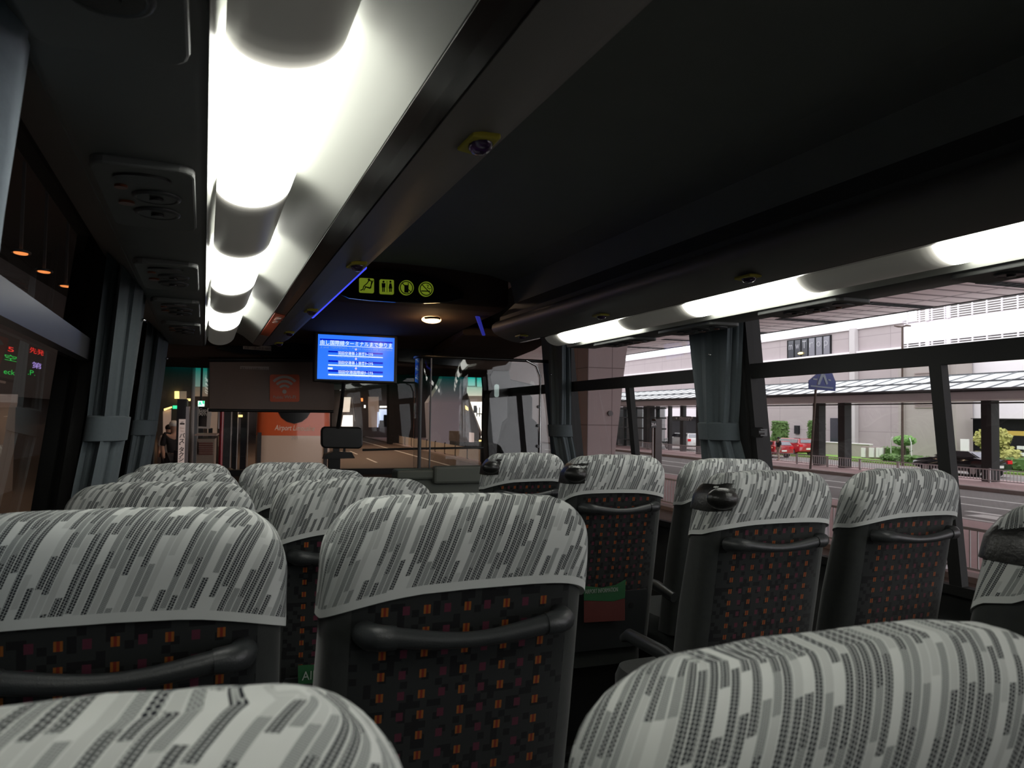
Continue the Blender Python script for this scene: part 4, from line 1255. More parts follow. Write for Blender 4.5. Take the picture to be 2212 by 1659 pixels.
# ------------------------------------------------------------------ buildings on the right
bb = thing('beige_building', 'large beige panelled building with a dark lettered window, right', 'building', stg(46, 60, G))
m = sbox(46, 45.6, G - .2, 60, 112, 7.42); m.build('wall', 'beige wall', bb)
sbox(45.75, 45.6, 5.48, 46, 112, 5.62).build('ledge', 'white cladding', bb)
sbox(45.85, 45.6, 7.42, 60, 112, 7.62).build('parapet', 'white cladding', bb)
sbox(45.6, 50.15, -2.0, 45.98, 50.75, 7.5).build('downpipe_cover', 'beam pale', bb)
fr = sbox(45.86, 53.2, 5.62, 46, 58.85, 7.28).build('window', 'dark void', bb)
for k in range(6):
    sb_ = 58.6 - k * .92
    pn = sbox(45.80, sb_ - .72, 5.66, 45.86, sb_ - .02, 7.18).build('pane', 'window pale' if k > 2 else 'window dark', fr)
    text('window_letter', 'mwTrop'[k], .95, 'letter grey', fr, (45.78, sb_ - .1, 6.38), (0, -1, 0), (0, 0, 1), F=STREET, width=.5)
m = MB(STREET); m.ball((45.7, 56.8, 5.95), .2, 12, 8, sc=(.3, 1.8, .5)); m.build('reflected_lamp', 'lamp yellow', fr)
a = PT(1794, 903, 45.9); b = PT(1838, 960, 45.9); sbox(45.86, b.y, b.z, 46, a.y, a.z).build('service_door', 'window dark', bb)
a = PT(1716, 919, 45.9); b = PT(1726, 937, 45.9); sbox(45.86, b.y, b.z, 46, a.y, a.z).build('notice_board', 'dark void', bb)
sbox(45.2, 63, 0.2, 46, 80, 1.1).build('entrance_canopy', 'white cladding', bb)
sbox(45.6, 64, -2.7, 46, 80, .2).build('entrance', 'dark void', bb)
m = sbox(44.3, 42.5, -.4, 46, 45.6, 5.3)
cp_ = thing('car_park_building', 'white louvred parking building filling the upper right', 'building', stg(46, 36, G))
sbox(46.0, -5, 5.9, 58, 45.55, 7.34).build('spandrel', 'white cladding', cp_)
sbox(46.0, -5, 9.3, 58, 45.55, 10.6).build('spandrel', 'white cladding', cp_)
sbox(46.0, -5, .28, 58, 45.55, 5.26).build('spandrel', 'white cladding', cp_)
for (h0, h1) in ((5.26, 5.9), (7.34, 9.3)):
    m = MB(STREET); h = h0 + .08
    while h < h1: m.box((45.95, -5, h), (46.03, 45.5, h + .075)); h += .16
    m.build('louvre_band', 'louvre white', cp_)
    m = MB(STREET); s = 0.0
    while s < 45.5: m.box((45.9, s, h0), (46.0, s + .08, h1)); s += 1.1
    for s in (43.2, 41.4): m.box((45.88, s, h0), (46.02, s + .28, h1))
    m.build('louvre_post', 'white cladding', cp_)['kind'] = 'stuff'
    sbox(47.2, -5, h0, 47.4, 45.5, h1).build('inner_wall', 'beige tower', cp_)
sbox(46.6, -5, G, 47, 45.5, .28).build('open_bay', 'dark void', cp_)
sbox(45.2, 5, .25, 45.5, 39.2, .30).build('bay_soffit', 'dark steel', cp_)
yb = thing('height_bar', 'yellow height limit beam over the dark parking entrance', 'barrier', stg(45, 35, G))
a = PT(2148, 930, 44.8); b = PT(2230, 942, 44.8)
sbox(44.7, 20, b.z, 44.9, 36.6, a.z).build('beam', 'beam yellow', yb)
sbox(44.7, 37.6, G, 44.9, 37.9, .0).build('upright', 'beam yellow', yb)
gb = thing('guard_rail', 'white guard rail at the parking entrance, far right', 'guard rail', stg(43.5, 30, G))
for h in (-1.55, -1.95): sbox(43.4, 8, h, 43.5, 34.5, h + .2).build('rail', 'louvre white', gb)
for s in (10, 16, 22, 28, 34): sbox(43.45, s - .08, G, 43.6, s + .08, -1.4).build('post', 'louvre white', gb)
bt = thing('beige_tower', 'beige stair tower with vertical ribs and a pale door, right', 'building', stg(44.6, 42, G))
sbox(44.4, 39.6, G - .2, 45.85, 44.5, 5.24).build('wall', 'beige tower', bt)
sbox(44.2, 40.1, G, 44.4, 40.5, 5.2).build('rib', 'beige tower', bt); sbox(44.2, 43.9, G, 44.4, 44.3, 5.2).build('rib', 'beige tower', bt)
m = MB(STREET)
for h in [1.0 + .16 * k for k in range(16)]: m.box((44.33, 41.0, h), (44.4, 43.0, h + .08))
m.build('vent_louvre', 'kerb stone', bt)
a = PT(2075, 948, 44.35); b = PT(2093, 981, 44.35); sbox(44.32, b.y, b.z, 44.4, a.y, a.z).build('door', 'white cladding', bt)

lw_ = thing('low_wall', 'low beige retaining wall behind the grass verge', 'wall', stg(42, 47, G)); sbox(42.2, 45.0, G, 42.5, 51.5, -1.72).build('wall', 'beige tower', lw_); sbox(42.15, 45.0, -1.72, 42.55, 51.5, -1.65).build('coping', 'white cladding', lw_)
sm = thing('stone_slab_sign', 'low pale stone wall with white upright slabs on the grass', 'monument', stg(41, 43.5, G))
a = PT(1860, 964, 41); b = PT(1908, 991, 41)
sbox(41, b.y, b.z - .1, 41.4, a.y, a.z).build('base', 'kerb stone', sm)
for k, (u0, u1) in enumerate(((1861, 1869), (1878, 1888), (1893, 1899), (1900, 1907))):
    a = PT(u0, 967, 40.95); b = PT(u1, 988, 40.95); sbox(40.9, b.y, b.z, 41.02, a.y, a.z).build('slab', 'louvre white', sm)


# ------------------------------------------------------------------ plants
def leaves(name, c, r, n, mt, parent, size=.14, box=False, seed=1):
    rnd = random.Random(seed); m = MB(STREET)
    if box:
        m.box((c[0] - r[0] * .86, c[1] - r[1] * .86, c[2] - r[2] * .9), (c[0] + r[0] * .86, c[1] + r[1] * .86, c[2] + r[2] * .86))
    else:
        m.ball(c, 1.0, 14, 10, sc=(r[0] * .88, r[1] * .88, r[2] * .88))
    for _ in range(n):
        if box:
            p = [rnd.uniform(-1, 1) for _ in range(3)]; ax = rnd.randrange(3); p[ax] = rnd.choice((-1, 1)) * rnd.uniform(.88, 1.02)
        else:
            v = Vector([rnd.gauss(0, 1) for _ in range(3)]).normalized() * rnd.uniform(.86, 1.04); p = v
        q = Vector((c[0] + p[0] * r[0], c[1] + p[1] * r[1], c[2] + p[2] * r[2]))
        a = Vector([rnd.gauss(0, 1) for _ in range(3)]).normalized() * size; b = a.orthogonal().normalized() * size * .6
        m.quad(q - a, q - b, q + a, q + b)
    return m.build(name, mt, parent)


def plant(name, label, cat, t, s, h0, r, mt, trunk=0.0, box=False, n=500, size=.13, seed=1, group=None):
    p = thing(name, label, cat, stg(t, s, G), group)
    leaves('foliage', (t, s, h0), r, n, mt, p, size, box, seed)
    if trunk:
        m = MB(STREET); m.tube([(t, s, G), (t, s, G + trunk)], [.10, .07], 8); m.build('stem', 'bark', p)
    return p


plant('clipped_tree', 'clipped green drum-shaped tree left of the first dark column', 'tree', 41.2, PT(1685, 933, 41.2).y, -.95, (.40, .66, .82), 'leaf', 1.4, box=True, seed=3)
plant('clipped_tree', 'clipped green tree half hidden behind the dark column and sign pole', 'tree', 43.3, PT(1763, 933, 43.3).y, -.9, (.36, .66, .88), 'leaf', 1.4, box=True, seed=4)
plant('clipped_tree', 'dark clipped tree beside the window latch', 'tree', 40, 56.6, -1.0, (.8, 1.1, .8), 'leaf', 1.3, seed=14)
plant('young_tree', 'small bright green tree inside a white hoop guard', 'tree', 41, 40.6, -1.25, (.6, .72, .34), 'leaf bright', 1.4, n=420, size=.11, seed=5)
tg = thing('tree_guard', 'white hoop guard around the small bright green tree', 'guard', stg(41, 40.6, G))
for s in (39.75, 41.45):
    m = MB(STREET); m.tube([(40.7, s, G), (40.7, s, -1.35), (40.7, s + (.12 if s < 40 else -.12), -1.05)], .035, 8); m.build('hoop', 'louvre white', tg, smooth=True)
plant('loose_tree', 'yellow-green loose tree at the dark parking entrance', 'tree', 41, 34.1, -.95, (.8, 1.0, .72), 'leaf yellow', 1.5, n=500, size=.14, seed=6)
plant('loose_shrub', 'pale trailing shrub under the yellow-green tree', 'shrub', 41, 33.0, -2.05, (.6, .6, .7), 'leaf yellow', 0, n=260, seed=7)
plant('hedge', 'dark green bush between the stone slabs and the small tree', 'hedge', 41.6, 42.0, -2.2, (.5, .9, .45), 'leaf', 0, box=True, n=300, seed=8)
plant('hedge', 'low rounded bush right of the stone slabs', 'hedge', 39.6, 40.3, -2.40, (.5, .75, .28), 'leaf', 0, box=False, n=260, seed=9)
plant('hedge', 'long low hedge in front of the stair tower', 'hedge', 39.3, 37.2, -2.38, (.5, 1.9, .22), 'leaf', 0, box=True, n=420, seed=10)
plant('hedge', 'low hedge at the right edge behind the black car', 'hedge', 40.5, 28.5, -2.25, (.5, 4.2, .30), 'leaf', 0, box=True, n=600, seed=11)
plant('hedge', 'clipped hedge behind the two red cars', 'hedge', 43.6, 56.5, -1.95, (.5, 4.5, .35), 'leaf', 0, box=True, n=600, seed=12)


# ------------------------------------------------------------------ cars
def car(name, label, t, s, L, Hh, paint, kind='sedan', W=1.75, flip=1):
    """s: rear end; the car points away from the camera (+S)"""
    c = thing(name, label, 'car', stg(t, s, G)); g0 = G + (0 if not (34 <= t <= 38) else -.02)
    X = lambda q: s + q * L
    body = [(0.0, .30), (.0, .58), (.01, .72), (.13 if kind == 'sedan' else .02, .76), (.75, .70), (.93, .60), (.995, .48), (1.0, .28), (.9, .20), (.08, .20)]
    cab = [(.10, .72), (.27, 1.0), (.52, 1.0), (.74, .68)] if kind == 'sedan' else [(.01, .72), (.06, .99), (.55, 1.0), (.76, .68)]
    m = MB(STREET)
    rg = []
    for tt, k in ((-W / 2, .94), (-W / 2 + .08, 1.0), (W / 2 - .08, 1.0), (W / 2, .94)):
        cz = .45
        rg.append([(t + tt, X(.5 + (q - .5) * (k + .02 if k < 1 else 1)), g0 + Hh * (cz + (h - cz) * k)) for q, h in body])
    m.loft(rg); b = m.build('body', paint, c, smooth=True)
    m = MB(STREET); rg = []
    for tt, k in ((-W / 2 + .06, 0), (-W / 2 + .22, 1), (W / 2 - .22, 1), (W / 2 - .06, 0)):
        rg.append([(t + tt, X(q), g0 + Hh * (h if k else min(h, .72) if h < .9 else .74)) for q, h in cab])
    m.loft(rg); cb_ = m.build('cabin', paint, c)
    zl, zh = (.765, .955)
    def cabx(q_lo, q_hi, h): return q_lo + (q_hi - q_lo) * (h - .73) / .27
    for sg_ in (-1, 1):
        m = MB(STREET); P6 = []
        for q_, h_ in ((cabx(cab[0][0], cab[1][0], zl) + .05, zl), (cabx(cab[0][0], cab[1][0], zh) + .03, zh), (cabx(cab[3][0], cab[2][0], zh) - .02, zh), (cabx(cab[3][0], cab[2][0], zl) - .03, zl)):
            k_ = (h_ - .74) / .26; P6.append((t + sg_ * (W / 2 - .06 - .16 * k_ + .012), X(q_), g0 + Hh * h_))
        m.prism(P6, (sg_ * .012, 0, .004)); m.build('side_glass', 'car glass dark', cb_)
    for (ca, cbq, nm_) in ((cab[0], cab[1], 'rear_glass'), (cab[3], cab[2], 'windscreen')):
        m = MB(STREET); P6 = []
        dy_ = -.02 if nm_[0] == 'r' else .02
        for sx_, h_ in ((-1, zl), (-1, zh), (1, zh), (1, zl)):
            k_ = (h_ - .74) / .26; P6.append((t + sx_ * (W / 2 - .16 - .14 * k_), X(cabx(ca[0], cbq[0], h_)) + dy_, g0 + Hh * h_))
        m.prism(P6, (0, dy_ * .5, .01)); m.build(nm_, 'car glass', cb_)
    for q in (.17, .80):
        for tt in (-W / 2 + .1, W / 2 - .1):
            m = MB(STREET); m.disc((t + tt - .10, X(q), g0 + Hh * .235), (1, 0, 0), Hh * .235, .20, 20); wl2 = m.build('wheel', 'tyre', c)
            m = MB(STREET); m.disc((t + tt - .115, X(q), g0 + Hh * .235), (1, 0, 0), Hh * .14, .23, 14); m.build('hub', 'alloy', wl2)
    for tt in (-W / 2 + .05, W / 2 - .35):
        sbox(t + tt, X(-.004), g0 + Hh * .54, t + tt + .30, X(.015), g0 + Hh * .68).build('tail_light', 'tail light', c)
    sbox(t - .22, X(-.008), g0 + Hh * .38, t + .22, X(.0), g0 + Hh * .48).build('number_plate', 'number plate', c)
    return c


car('car', 'black saloon car driving past behind the far railing, right', 35.7, 29.3, 4.7, 1.28, 'car black', 'sedan')
car('car', 'red hatchback nearer the camera of two red cars', 36.3, 46.9, 4.3, 1.22, 'car red', 'hatch')
car('car', 'red car partly hidden behind the nearer red hatchback', 39.6, 48.3, 4.2, 1.35, 'car red', 'hatch')
car('car', 'white estate car left of the curtain, rear towards the bus', 36.0, 58.2, 4.4, 1.48, 'car white', 'hatch')


# ------------------------------------------------------------------ people
def person(label, frame, hgt, joints, top_mat, leg_mat, cap=None, face='skin', hair=True):
    """joints: dict of local points (x right, y forward, z up) in units of body height"""
    p = thing('person', label, 'person', frame)
    J = dict(pelvis=(0, 0, .52), chest=(0, 0, .72), neck=(0, 0, .83), head=(0, .01, .90), crown=(0, .01, .965),
             shl=(-.105, 0, .805), ell=(-.13, -.01, .63), hal=(-.12, .05, .48), shr=(.105, 0, .805), elr=(.13, -.01, .63), har=(.12, .05, .48),
             hil=(-.05, 0, .50), knl=(-.055, .01, .28), anl=(-.055, 0, .045), tol=(-.06, .08, .02), hir=(.05, 0, .50), knr=(.055, .01, .28), anr=(.055, 0, .045), tor=(.06, .08, .02))
    J.update(joints)
    rad = dict(pelvis=.075, chest=.082, neck=.034, head=.055, crown=.038, shl=.042, ell=.028, hal=.020, shr=.042, elr=.028, har=.020, hil=.055, knl=.036, anl=.024, tol=.018, hir=.055, knr=.036, anr=.024, tor=.018)
    E_ = [('pelvis', 'chest'), ('chest', 'neck'), ('neck', 'head'), ('head', 'crown'), ('chest', 'shl'), ('shl', 'ell'), ('ell', 'hal'), ('chest', 'shr'), ('shr', 'elr'), ('elr', 'har'),
          ('pelvis', 'hil'), ('hil', 'knl'), ('knl', 'anl'), ('anl', 'tol'), ('pelvis', 'hir'), ('hir', 'knr'), ('knr', 'anr'), ('anr', 'tor')]

    def skin(names, grow, nm, mt):
        nm_ = [k for k in J if k in names]; idx = {k: i for i, k in enumerate(nm_)}
        me = bpy.data.meshes.new(nm); me.from_pydata([tuple(Vector(J[k]) * hgt) for k in nm_], [(idx[a], idx[b]) for a, b in E_ if a in idx and b in idx], [])
        o = bpy.data.objects.new(nm, me); COL.objects.link(o)
        md = o.modifiers.new('s', 'SKIN'); md.branch_smoothing = .6
        for i, k in enumerate(nm_):
            sv = me.skin_vertices[0].data[i]; r = (rad[k] + grow) * hgt; sv.radius = (r, r * .8 if k in ('pelvis', 'chest') else r); sv.use_root = (i == 0)
        sd = o.modifiers.new('d', 'SUBSURF'); sd.levels = 2; sd.render_levels = 2
        dg = bpy.context.evaluated_depsgraph_get(); dg.update()
        m2 = bpy.data.meshes.new_from_object(o.evaluated_get(dg)); bpy.data.objects.remove(o)
        m2.materials.clear(); m2.materials.append(MATS[mt]); m2.polygons.foreach_set('use_smooth', [True] * len(m2.polygons))
        o2 = bpy.data.objects.new(nm, m2); COL.objects.link(o2); o2.parent = p; MW[o2.name] = MW[p.name]; return o2
    skin(list(J), 0, 'body', face)
    skin(['pelvis', 'chest', 'shl', 'ell', 'shr', 'elr'], .012, 'jacket', top_mat)
    skin(['pelvis', 'hil', 'knl', 'anl', 'hir', 'knr', 'anr'], .010, 'trousers', leg_mat)
    hd_ = Vector(J['head']) * hgt
    m = MB(MW[p.name]); m.ball((hd_.x, hd_.y - .012 * hgt, hd_.z + .032 * hgt), .062 * hgt, 14, 10, sc=(.95, 1.05, .85)); m.build('hair' if hair else 'helmet', cap or 'hair', p, smooth=True)
    return p


def pframe(t, s, h, rot=0): return STREET @ Matrix.Translation((t, s, h)) @ Matrix.Rotation(R(rot), 4, 'Z')


person('pedestrian in a dark top and beige trousers walking behind the blue sign pole', pframe(33.3, 43.6, G + .02, 90), 1.62,
       dict(knl=(-.05, .05, .28), anl=(-.05, .03, .045), knr=(.05, -.02, .28), anr=(.05, -.09, .05)), 'cloth dark', 'cloth beige')

# ------------------------------------------------------------------ signs and posts on the right
sg = thing('crossing_sign', 'dark blue five-sided pedestrian crossing sign on a rusty pole', 'road sign', stg(27.9, 34, G))
bse = PT(1751, 1020, 28); Ss = bse.y
m = MB(STREET); m.prism(pspl([(1766, 806), (1798, 806), (1806, 826), (1805, 845), (1747, 841), (1747, 822)], Ss), (0, .04, 0)); bd_ = m.build('sign_plate', 'sign blue', sg, bevel=.01)
m = MB(STREET)
m.prism(pspl([(1775, 806), (1781, 806), (1771, 831), (1766, 831), (1767, 826)], Ss - .02), (0, .012, 0)); m.prism(pspl([(1778, 812), (1782, 808), (1789, 829), (1785, 831)], Ss - .02), (0, .012, 0))
m.prism(pspl([(1751, 832), (1800, 837), (1800, 840), (1751, 835)], Ss - .02), (0, .012, 0)); m.prism(pspl([(1757, 817), (1766, 818), (1765, 821), (1756, 820)], Ss - .02), (0, .012, 0)); m.prism(pspl([(1789, 819), (1795, 820), (1795, 823), (1789, 822)], Ss - .02), (0, .012, 0))
m.build('walking_figure', 'sign pale', bd_)
m = MB(STREET); m.tube([tuple(PS(1750, 1021, Ss + .06)), tuple(PS(1762, 842, Ss + .06)), tuple(PS(1765, 812, Ss + .06))], .065); m.build('pole', 'rust pole', sg, smooth=True)
bs = thing('stop_post', 'maroon post with a black 28-A bus stop sign', 'post', stg(13, 23.6, G))
a = PS(1413, 905, 23.6); b = PS(1427, 905, 23.6)
sbox(a.x, 23.5, G, b.x, 23.75, a.z).build('post', 'maroon post', bs)
a = PS(1404.5, 909, 23.45); b = PS(1417, 924, 23.45); sn = sbox(a.x, 23.40, b.z, b.x, 23.45, a.z); sgn = sn.build('number_sign', 'black plastic', bs, bevel=.01)
text('sign_number', '28-A', .14, 'louvre white', sgn, (a.x + .02, 23.39, b.z + (a.z - b.z) * .28), (1, 0, 0), (0, 0, 1), F=STREET, width=(b.x - a.x) - .04, bold=.02)
a = PS(1411, 924, 23.5); sbox(a.x - .04, 23.46, G, a.x + .0, 23.5, a.z).build('sign_stem', 'fence grey', bs)
slp = thing('street_lamp', 'slim double-armed lamp post in front of the white building', 'street lamp', stg(38.2, 43, G))
a = PT(1949, 706, 38.2); b = PT(1949, 945, 38.2)
m = MB(STREET); m.tube([(38.2, b.y, G), (38.2, a.y, a.z)], [.09, .05], 8); m.build('pole', 'rust pole', slp, smooth=True)
for u in (1932, 1967):
    q = PT(u, 704, 38.2); m = MB(STREET); m.tube([(38.2, a.y, a.z), (38.2, (a.y + q.y) / 2, a.z + .05), tuple(q)], [.04, .06, .04], 8); m.build('lamp_arm', 'rust pole', slp, smooth=True)


S1 = PT(1270, 800, 13).y
c_ = thing('tiled_column', 'broad pale tiled deck column flaring upwards, left of the right-hand curtain', 'column', stg(13, S1, G))
m = MB(STREET); rg = []
for v, uR, ext_ in ((1030, 1322, 1.1), (985, 1328, 1.15), (900, 1338, 1.5), (820, 1346, 1.9), (740, 1356, 2.4), (640, 1385, 3.3)):
    h = PS(1300, v, S1).z; h = G if v == 1030 else min(h, 5.4)
    tR = PS(uR, v, S1).x; rg.append([(13.0, S1, h), (tR, S1, h), (tR, S1 + ext_, h), (13.0, S1 + ext_, h)])
m.loft(rg); m.build('shaft', 'tile column', c_)
sbox(12.8, S1 - .2, G, 15.2, S1 + 1.4, G + .35).build('plinth', 'maroon post', c_)
q = PS(1318, 893, S1 - .05); m = MB(STREET); m.disc((q.x, S1 - .1, q.z), (0, 1, 0), .11, .1, 16); m.build('hydrant_cap', 'maroon post', c_)
# solid shape standing in for pale column reflections in the clear screen
for k, (u0, u1, Sx, lb) in enumerate(((930, 1008, 60.0, 'pale flared deck column ahead, seen through the clear driver screen'),)):
    c = thing('flared_column', lb, 'column', stg(PS(970, 900, Sx).x, Sx, G))
    m = MB(STREET); m.prism(pspl([(930, 976), (925, 870), (950, 830), (962, 800), (985, 800), (1010, 822), (996, 868), (992, 920), (993, 976)], Sx), (0, 1.4, 0)); m.build('shaft', 'column lilac', c)

# ------------------------------------------------------------------ coach ahead
cb = thing('coach_ahead', 'orange and cream coach parked ahead, its rear seen past the roller screen', 'bus', stg(2.9, 26, G))
SB = 26.0
pl = PS(553, 935, SB).x; prr = PS(715, 935, SB).x
rg = []
for s_, k in ((SB + .35, .93), (SB + .12, .98), (SB + .5, 1.0), (SB + 11.5, 1.0)):
    pass
m = MB(STREET)
zs2 = [(-2.35, .97), (-1.6, 1.0), (-.62, 1.0)]
W2 = (prr - pl) / 2; mid = (prr + pl) / 2


def cring(h, k, r=.35):
    w_ = W2 * k; out = []
    for (cx, cy, a0) in ((mid + w_ - r, SB + r, -90), (mid + w_ - r, SB + 11.5 - r, 0), (mid - w_ + r, SB + 11.5 - r, 90), (mid - w_ + r, SB + r, 180)):
        for a in (0, 30, 60, 90): t = R(a0 + a); out.append((cx + r * math.cos(t), cy + r * math.sin(t), h))
    return out


hsplit = PS(600, 941, SB).z
m = MB(STREET); m.loft([cring(h, k) for h, k in ((-2.35, .96), (-1.9, 1.0), (hsplit, 1.0))]); m.build('lower_body', 'bus cream', cb, smooth=True)
m = MB(STREET); m.loft([cring(h, k) for h, k in ((hsplit, 1.0), (.2, .985), (.75, .95), (.95, .88))]); m.build('upper_body', 'bus orange', cb, smooth=True)
m = MB(STREET); m.prism(pspl([(598, 870), (601, 890), (608, 902), (620, 911), (636, 915.5), (652, 911), (664, 902), (671, 890), (674, 870)], SB - .03), (0, .06, 0)); m.build('rear_window', 'black glass', cb)
text('bus_lettering', 'Airport Limousine', .24, 'bus lettering', cb, tuple(PS(593, 929, SB - .02)), (1, 0, -.01), (.18, 0, 1), F=STREET, width=PS(679, 929, SB).x - PS(593, 929, SB).x, bold=.012)
text('fleet_number', '201', .15, 'fence grey', cb, tuple(PS(629, 949, SB - .02)), (1, 0, 0), (0, 0, 1), F=STREET, width=.2)
m = MB(STREET); m.box((PS(556, 940, SB).x, SB - .04, -2.2), (PS(565, 940, SB).x, SB, hsplit + .1)); m.build('tail_lamp_left', 'dark steel', cb)
m = MB(STREET); m.box((PS(700, 940, SB).x, SB - .04, -2.2), (PS(708, 940, SB).x, SB, hsplit - .1)); m.build('tail_lamp_right', 'dark steel', cb)
for tt in (-W2 + .15, W2 - .45):
    for s_ in (SB + 2.6, SB + 9.0):
        m = MB(STREET); m.disc((mid + tt, s_, G + .5), (1, 0, 0), .5, .3, 24); m.build('wheel', 'tyre', cb)

# ------------------------------------------------------------------ unseen lamps added under the deck to light roadway and coach
def added_deck_lamp(t, s, energy, col, label):
    l = thing('deck_lamp', label, 'lamp', stg(t, s, 5.2), 'lamps under the deck')
    sbox(t - .5, s - .15, 5.25, t + .5, s + .15, 5.40).build('housing', 'dark steel', l)
    sbox(t - .45, s - .11, 5.235, t + .45, s + .11, 5.25).build('tube', 'hall light', l)
    d = bpy.data.lights.new('deck lamp light', 'AREA'); d.energy = energy; d.color = col; d.size = 1.0; d.size_y = .4; d.shape = 'RECTANGLE'
    o = bpy.data.objects.new('deck_lamp_light', d); COL.objects.link(o); o.parent = l; o.location = (0, 0, -.02)


for (t, s, e, l_) in ((2.5, 19, 190, 'deck ceiling lamp directly behind the orange coach'), (3.0, 46, 420, 'deck ceiling lamp beyond the front of the orange coach'), (8.0, 53, 350, 'deck ceiling lamp over the dashed lane ahead'), (9.0, 64, 400, 'farthest deck ceiling lamp, near the dark pier')):
    added_deck_lamp(t, s, e, (1.0, .70, .48), l_)

# ------------------------------------------------------------------ terminal side, front left
lf = -2.0
nb = thing('bus_stop_banner', 'white vertical banner sign reading Bus Taxi in Japanese, front left', 'sign', stg(0, 13, lf))
SBN = 14.0
m = MB(STREET); m.prism(pspl([(386.5, 905.5), (401.5, 905.5), (398, 1012), (383.5, 1012)], SBN), (0, .05, 0)); bn = m.build('board', 'sign face white', nb)
pb = PS(393, 1012, SBN); sbox(pb.x - .14, SBN + .05, lf, pb.x + .14, SBN + .2, pb.z + .3).build('foot', 'dark steel', nb)
for ch, v, w_ in (('Bus', 926.5, 8), ('Taxi', 933, 8)): text('banner_text', ch, .05, 'bus lettering', bn, tuple(PS(389, v, SBN - .01)), (1, 0, 0), (0, 0, 1), F=STREET, width=PS(389 + w_, v, SBN).x - PS(389, v, SBN).x)
for k, ch in enumerate('バス・タクシ'):
    v = 945.5 + (0, 11.5, 18.5, 30, 41, 51)[k]; u = 387.3 - (v - 945) * .035
    text('banner_text', ch, .092, 'sign ink', bn, tuple(PS(u, v, SBN - .01)), (1, 0, 0), (0, 0, 1), F=STREET, bold=.02)
m = MB(STREET); m.prism(pspl([(388.5, 914), (398.5, 914), (398.5, 917), (388.5, 917)], SBN - .01), (0, .01, 0)); m.prism(pspl([(390, 912), (396, 911), (396.5, 912.5), (390, 913)], SBN - .01), (0, .01, 0)); m.build('bus_symbol', 'sign ink', bn)


def upright(name, label, cat, u0, u1, v0, S, mt, th=.3, base=lf, v1=None, parts='shaft'):
    a = PS(u0, v0, S); b = PS(u1, v0, S)
    t = thing(name, label, cat, stg(a.x, S, base))
    zb = base if v1 is None else PS(u0, v1, S).z
    sbox(a.x, S, zb, b.x, S + th, a.z).build(parts, mt, t); return t


upright('square_pillar', 'dark square pillar behind the white banner', 'pillar', 383, 404, 862, 15.0, 'dark steel')
t_ = thing('round_pole', 'tall pale brown round pole, front left', 'pole', stg(0, 13.4, lf)); a = PS(414, 800, 13.4)
m = MB(STREET); m.tube([(PS(413, 1000, 13.4).x, 13.4, lf), (PS(418.5, 760, 13.4).x, 13.4, 2.6)], .032); m.build('shaft', 'column grey', t_, smooth=True)
upright('blue_grey_post', 'blue-grey post just left of the round pole', 'post', 402, 409, 878, 13.8, 'fence grey')
upright('blue_grey_post', 'grey post just right of the round pole', 'post', 419, 427, 878, 13.8, 'canopy frame')
rp = thing('red_pole', 'slanted red pole by the front door', 'pole', stg(1.0, 9, lf)); m = MB(STREET); m.tube([tuple(PS(475.5, 1010, 11)), tuple(PS(480, 880, 11)), tuple(PS(481, 850, 11))], .028); m.build('shaft', 'red paint', rp, smooth=True)
a = PS(475.5, 1010, 11); sbox(a.x - .05, 10.95, G, a.x + .05, 11.05, a.z + .02).build('foot', 'red paint', rp)
db = thing('departure_board', 'black departure board with pale frame under the green exit sign', 'board', stg(.2, 17, lf))
m = MB(STREET); m.prism(pspl([(425, 880), (457, 882), (454, 926), (425, 925)], 17), (0, .1, 0)); m.build('frame', 'paper pale', db)
m = MB(STREET); m.prism(pspl([(427, 878), (448, 880), (446, 922), (427, 921)], 16.97), (0, .03, 0)); m.build('panel', 'black glass', db)
for k, (s_, v) in enumerate((('Gate', 889), ('Exit', 893.5), ('Arrival', 898))): text('board_text', s_, .09, 'paper pale', db, tuple(PS(430, v, 16.95)), (1, 0, 0), (0, 0, 1), F=STREET)
a = PS(430, 925, 17); sbox(a.x, 17.02, lf, a.x + .08, 17.1, a.z).build('leg', 'dark steel', db); a = PS(450, 925, 17); sbox(a.x, 17.02, lf, a.x + .08, 17.1, a.z).build('leg', 'dark steel', db)
ex = thing('exit_sign', 'glowing green and white exit sign above the departure board', 'sign', stg(.1, 16.5, .4))
m = MB(STREET); m.prism(pspl([(427.5, 866), (442, 866), (441, 878), (427.5, 878)], 16.6), (0, .06, 0)); m.build('lightbox', 'exit white', ex)
m = MB(STREET); m.prism(pspl([(437, 866), (442, 866), (441.3, 873), (437.5, 872)], 16.58), (0, .02, 0)); m.prism(pspl([(431, 868), (433.5, 867.5), (434, 871), (436, 874), (434.5, 875), (431.5, 872.5), (430, 876), (428.8, 875.5), (430, 871)], 16.58), (0, .02, 0)); m.build('running_figure', 'exit green', ex)
a = PS(434, 866, 16.63); sbox(a.x - .02, 16.61, a.z, a.x + .02, 16.66, 5.4).build('hanger', 'dark steel', ex)
ct = thing('service_counter', 'brown counter with red slatted front, front left', 'counter', stg(.5, 12.5, lf))
a = PS(426, 938, 12.5); b = PS(462, 1000, 12.5)
sbox(a.x, 12.5, lf, b.x, 13.1, PS(426, 948, 12.5).z).build('cabinet', 'counter tan', ct)
sbox(a.x - .03, 12.4, PS(426, 941, 12.5).z, b.x + .03, 13.2, PS(426, 938, 12.5).z).build('top', 'bench edge', ct)
for k in range(6):
    v = 956 + k * 4.6; p0 = PS(430, v, 12.47); p1 = PS(460, v + 3.2, 12.47); sbox(p0.x, 12.44, p1.z, p1.x, 12.49, p0.z).build('slat', 'bench red', ct)
    p0 = PS(429, v - .9, 12.46); p1 = PS(461, v, 12.46); sbox(p0.x, 12.43, p1.z, p1.x, 12.48, p0.z).build('slat_edge', 'bench edge', ct)

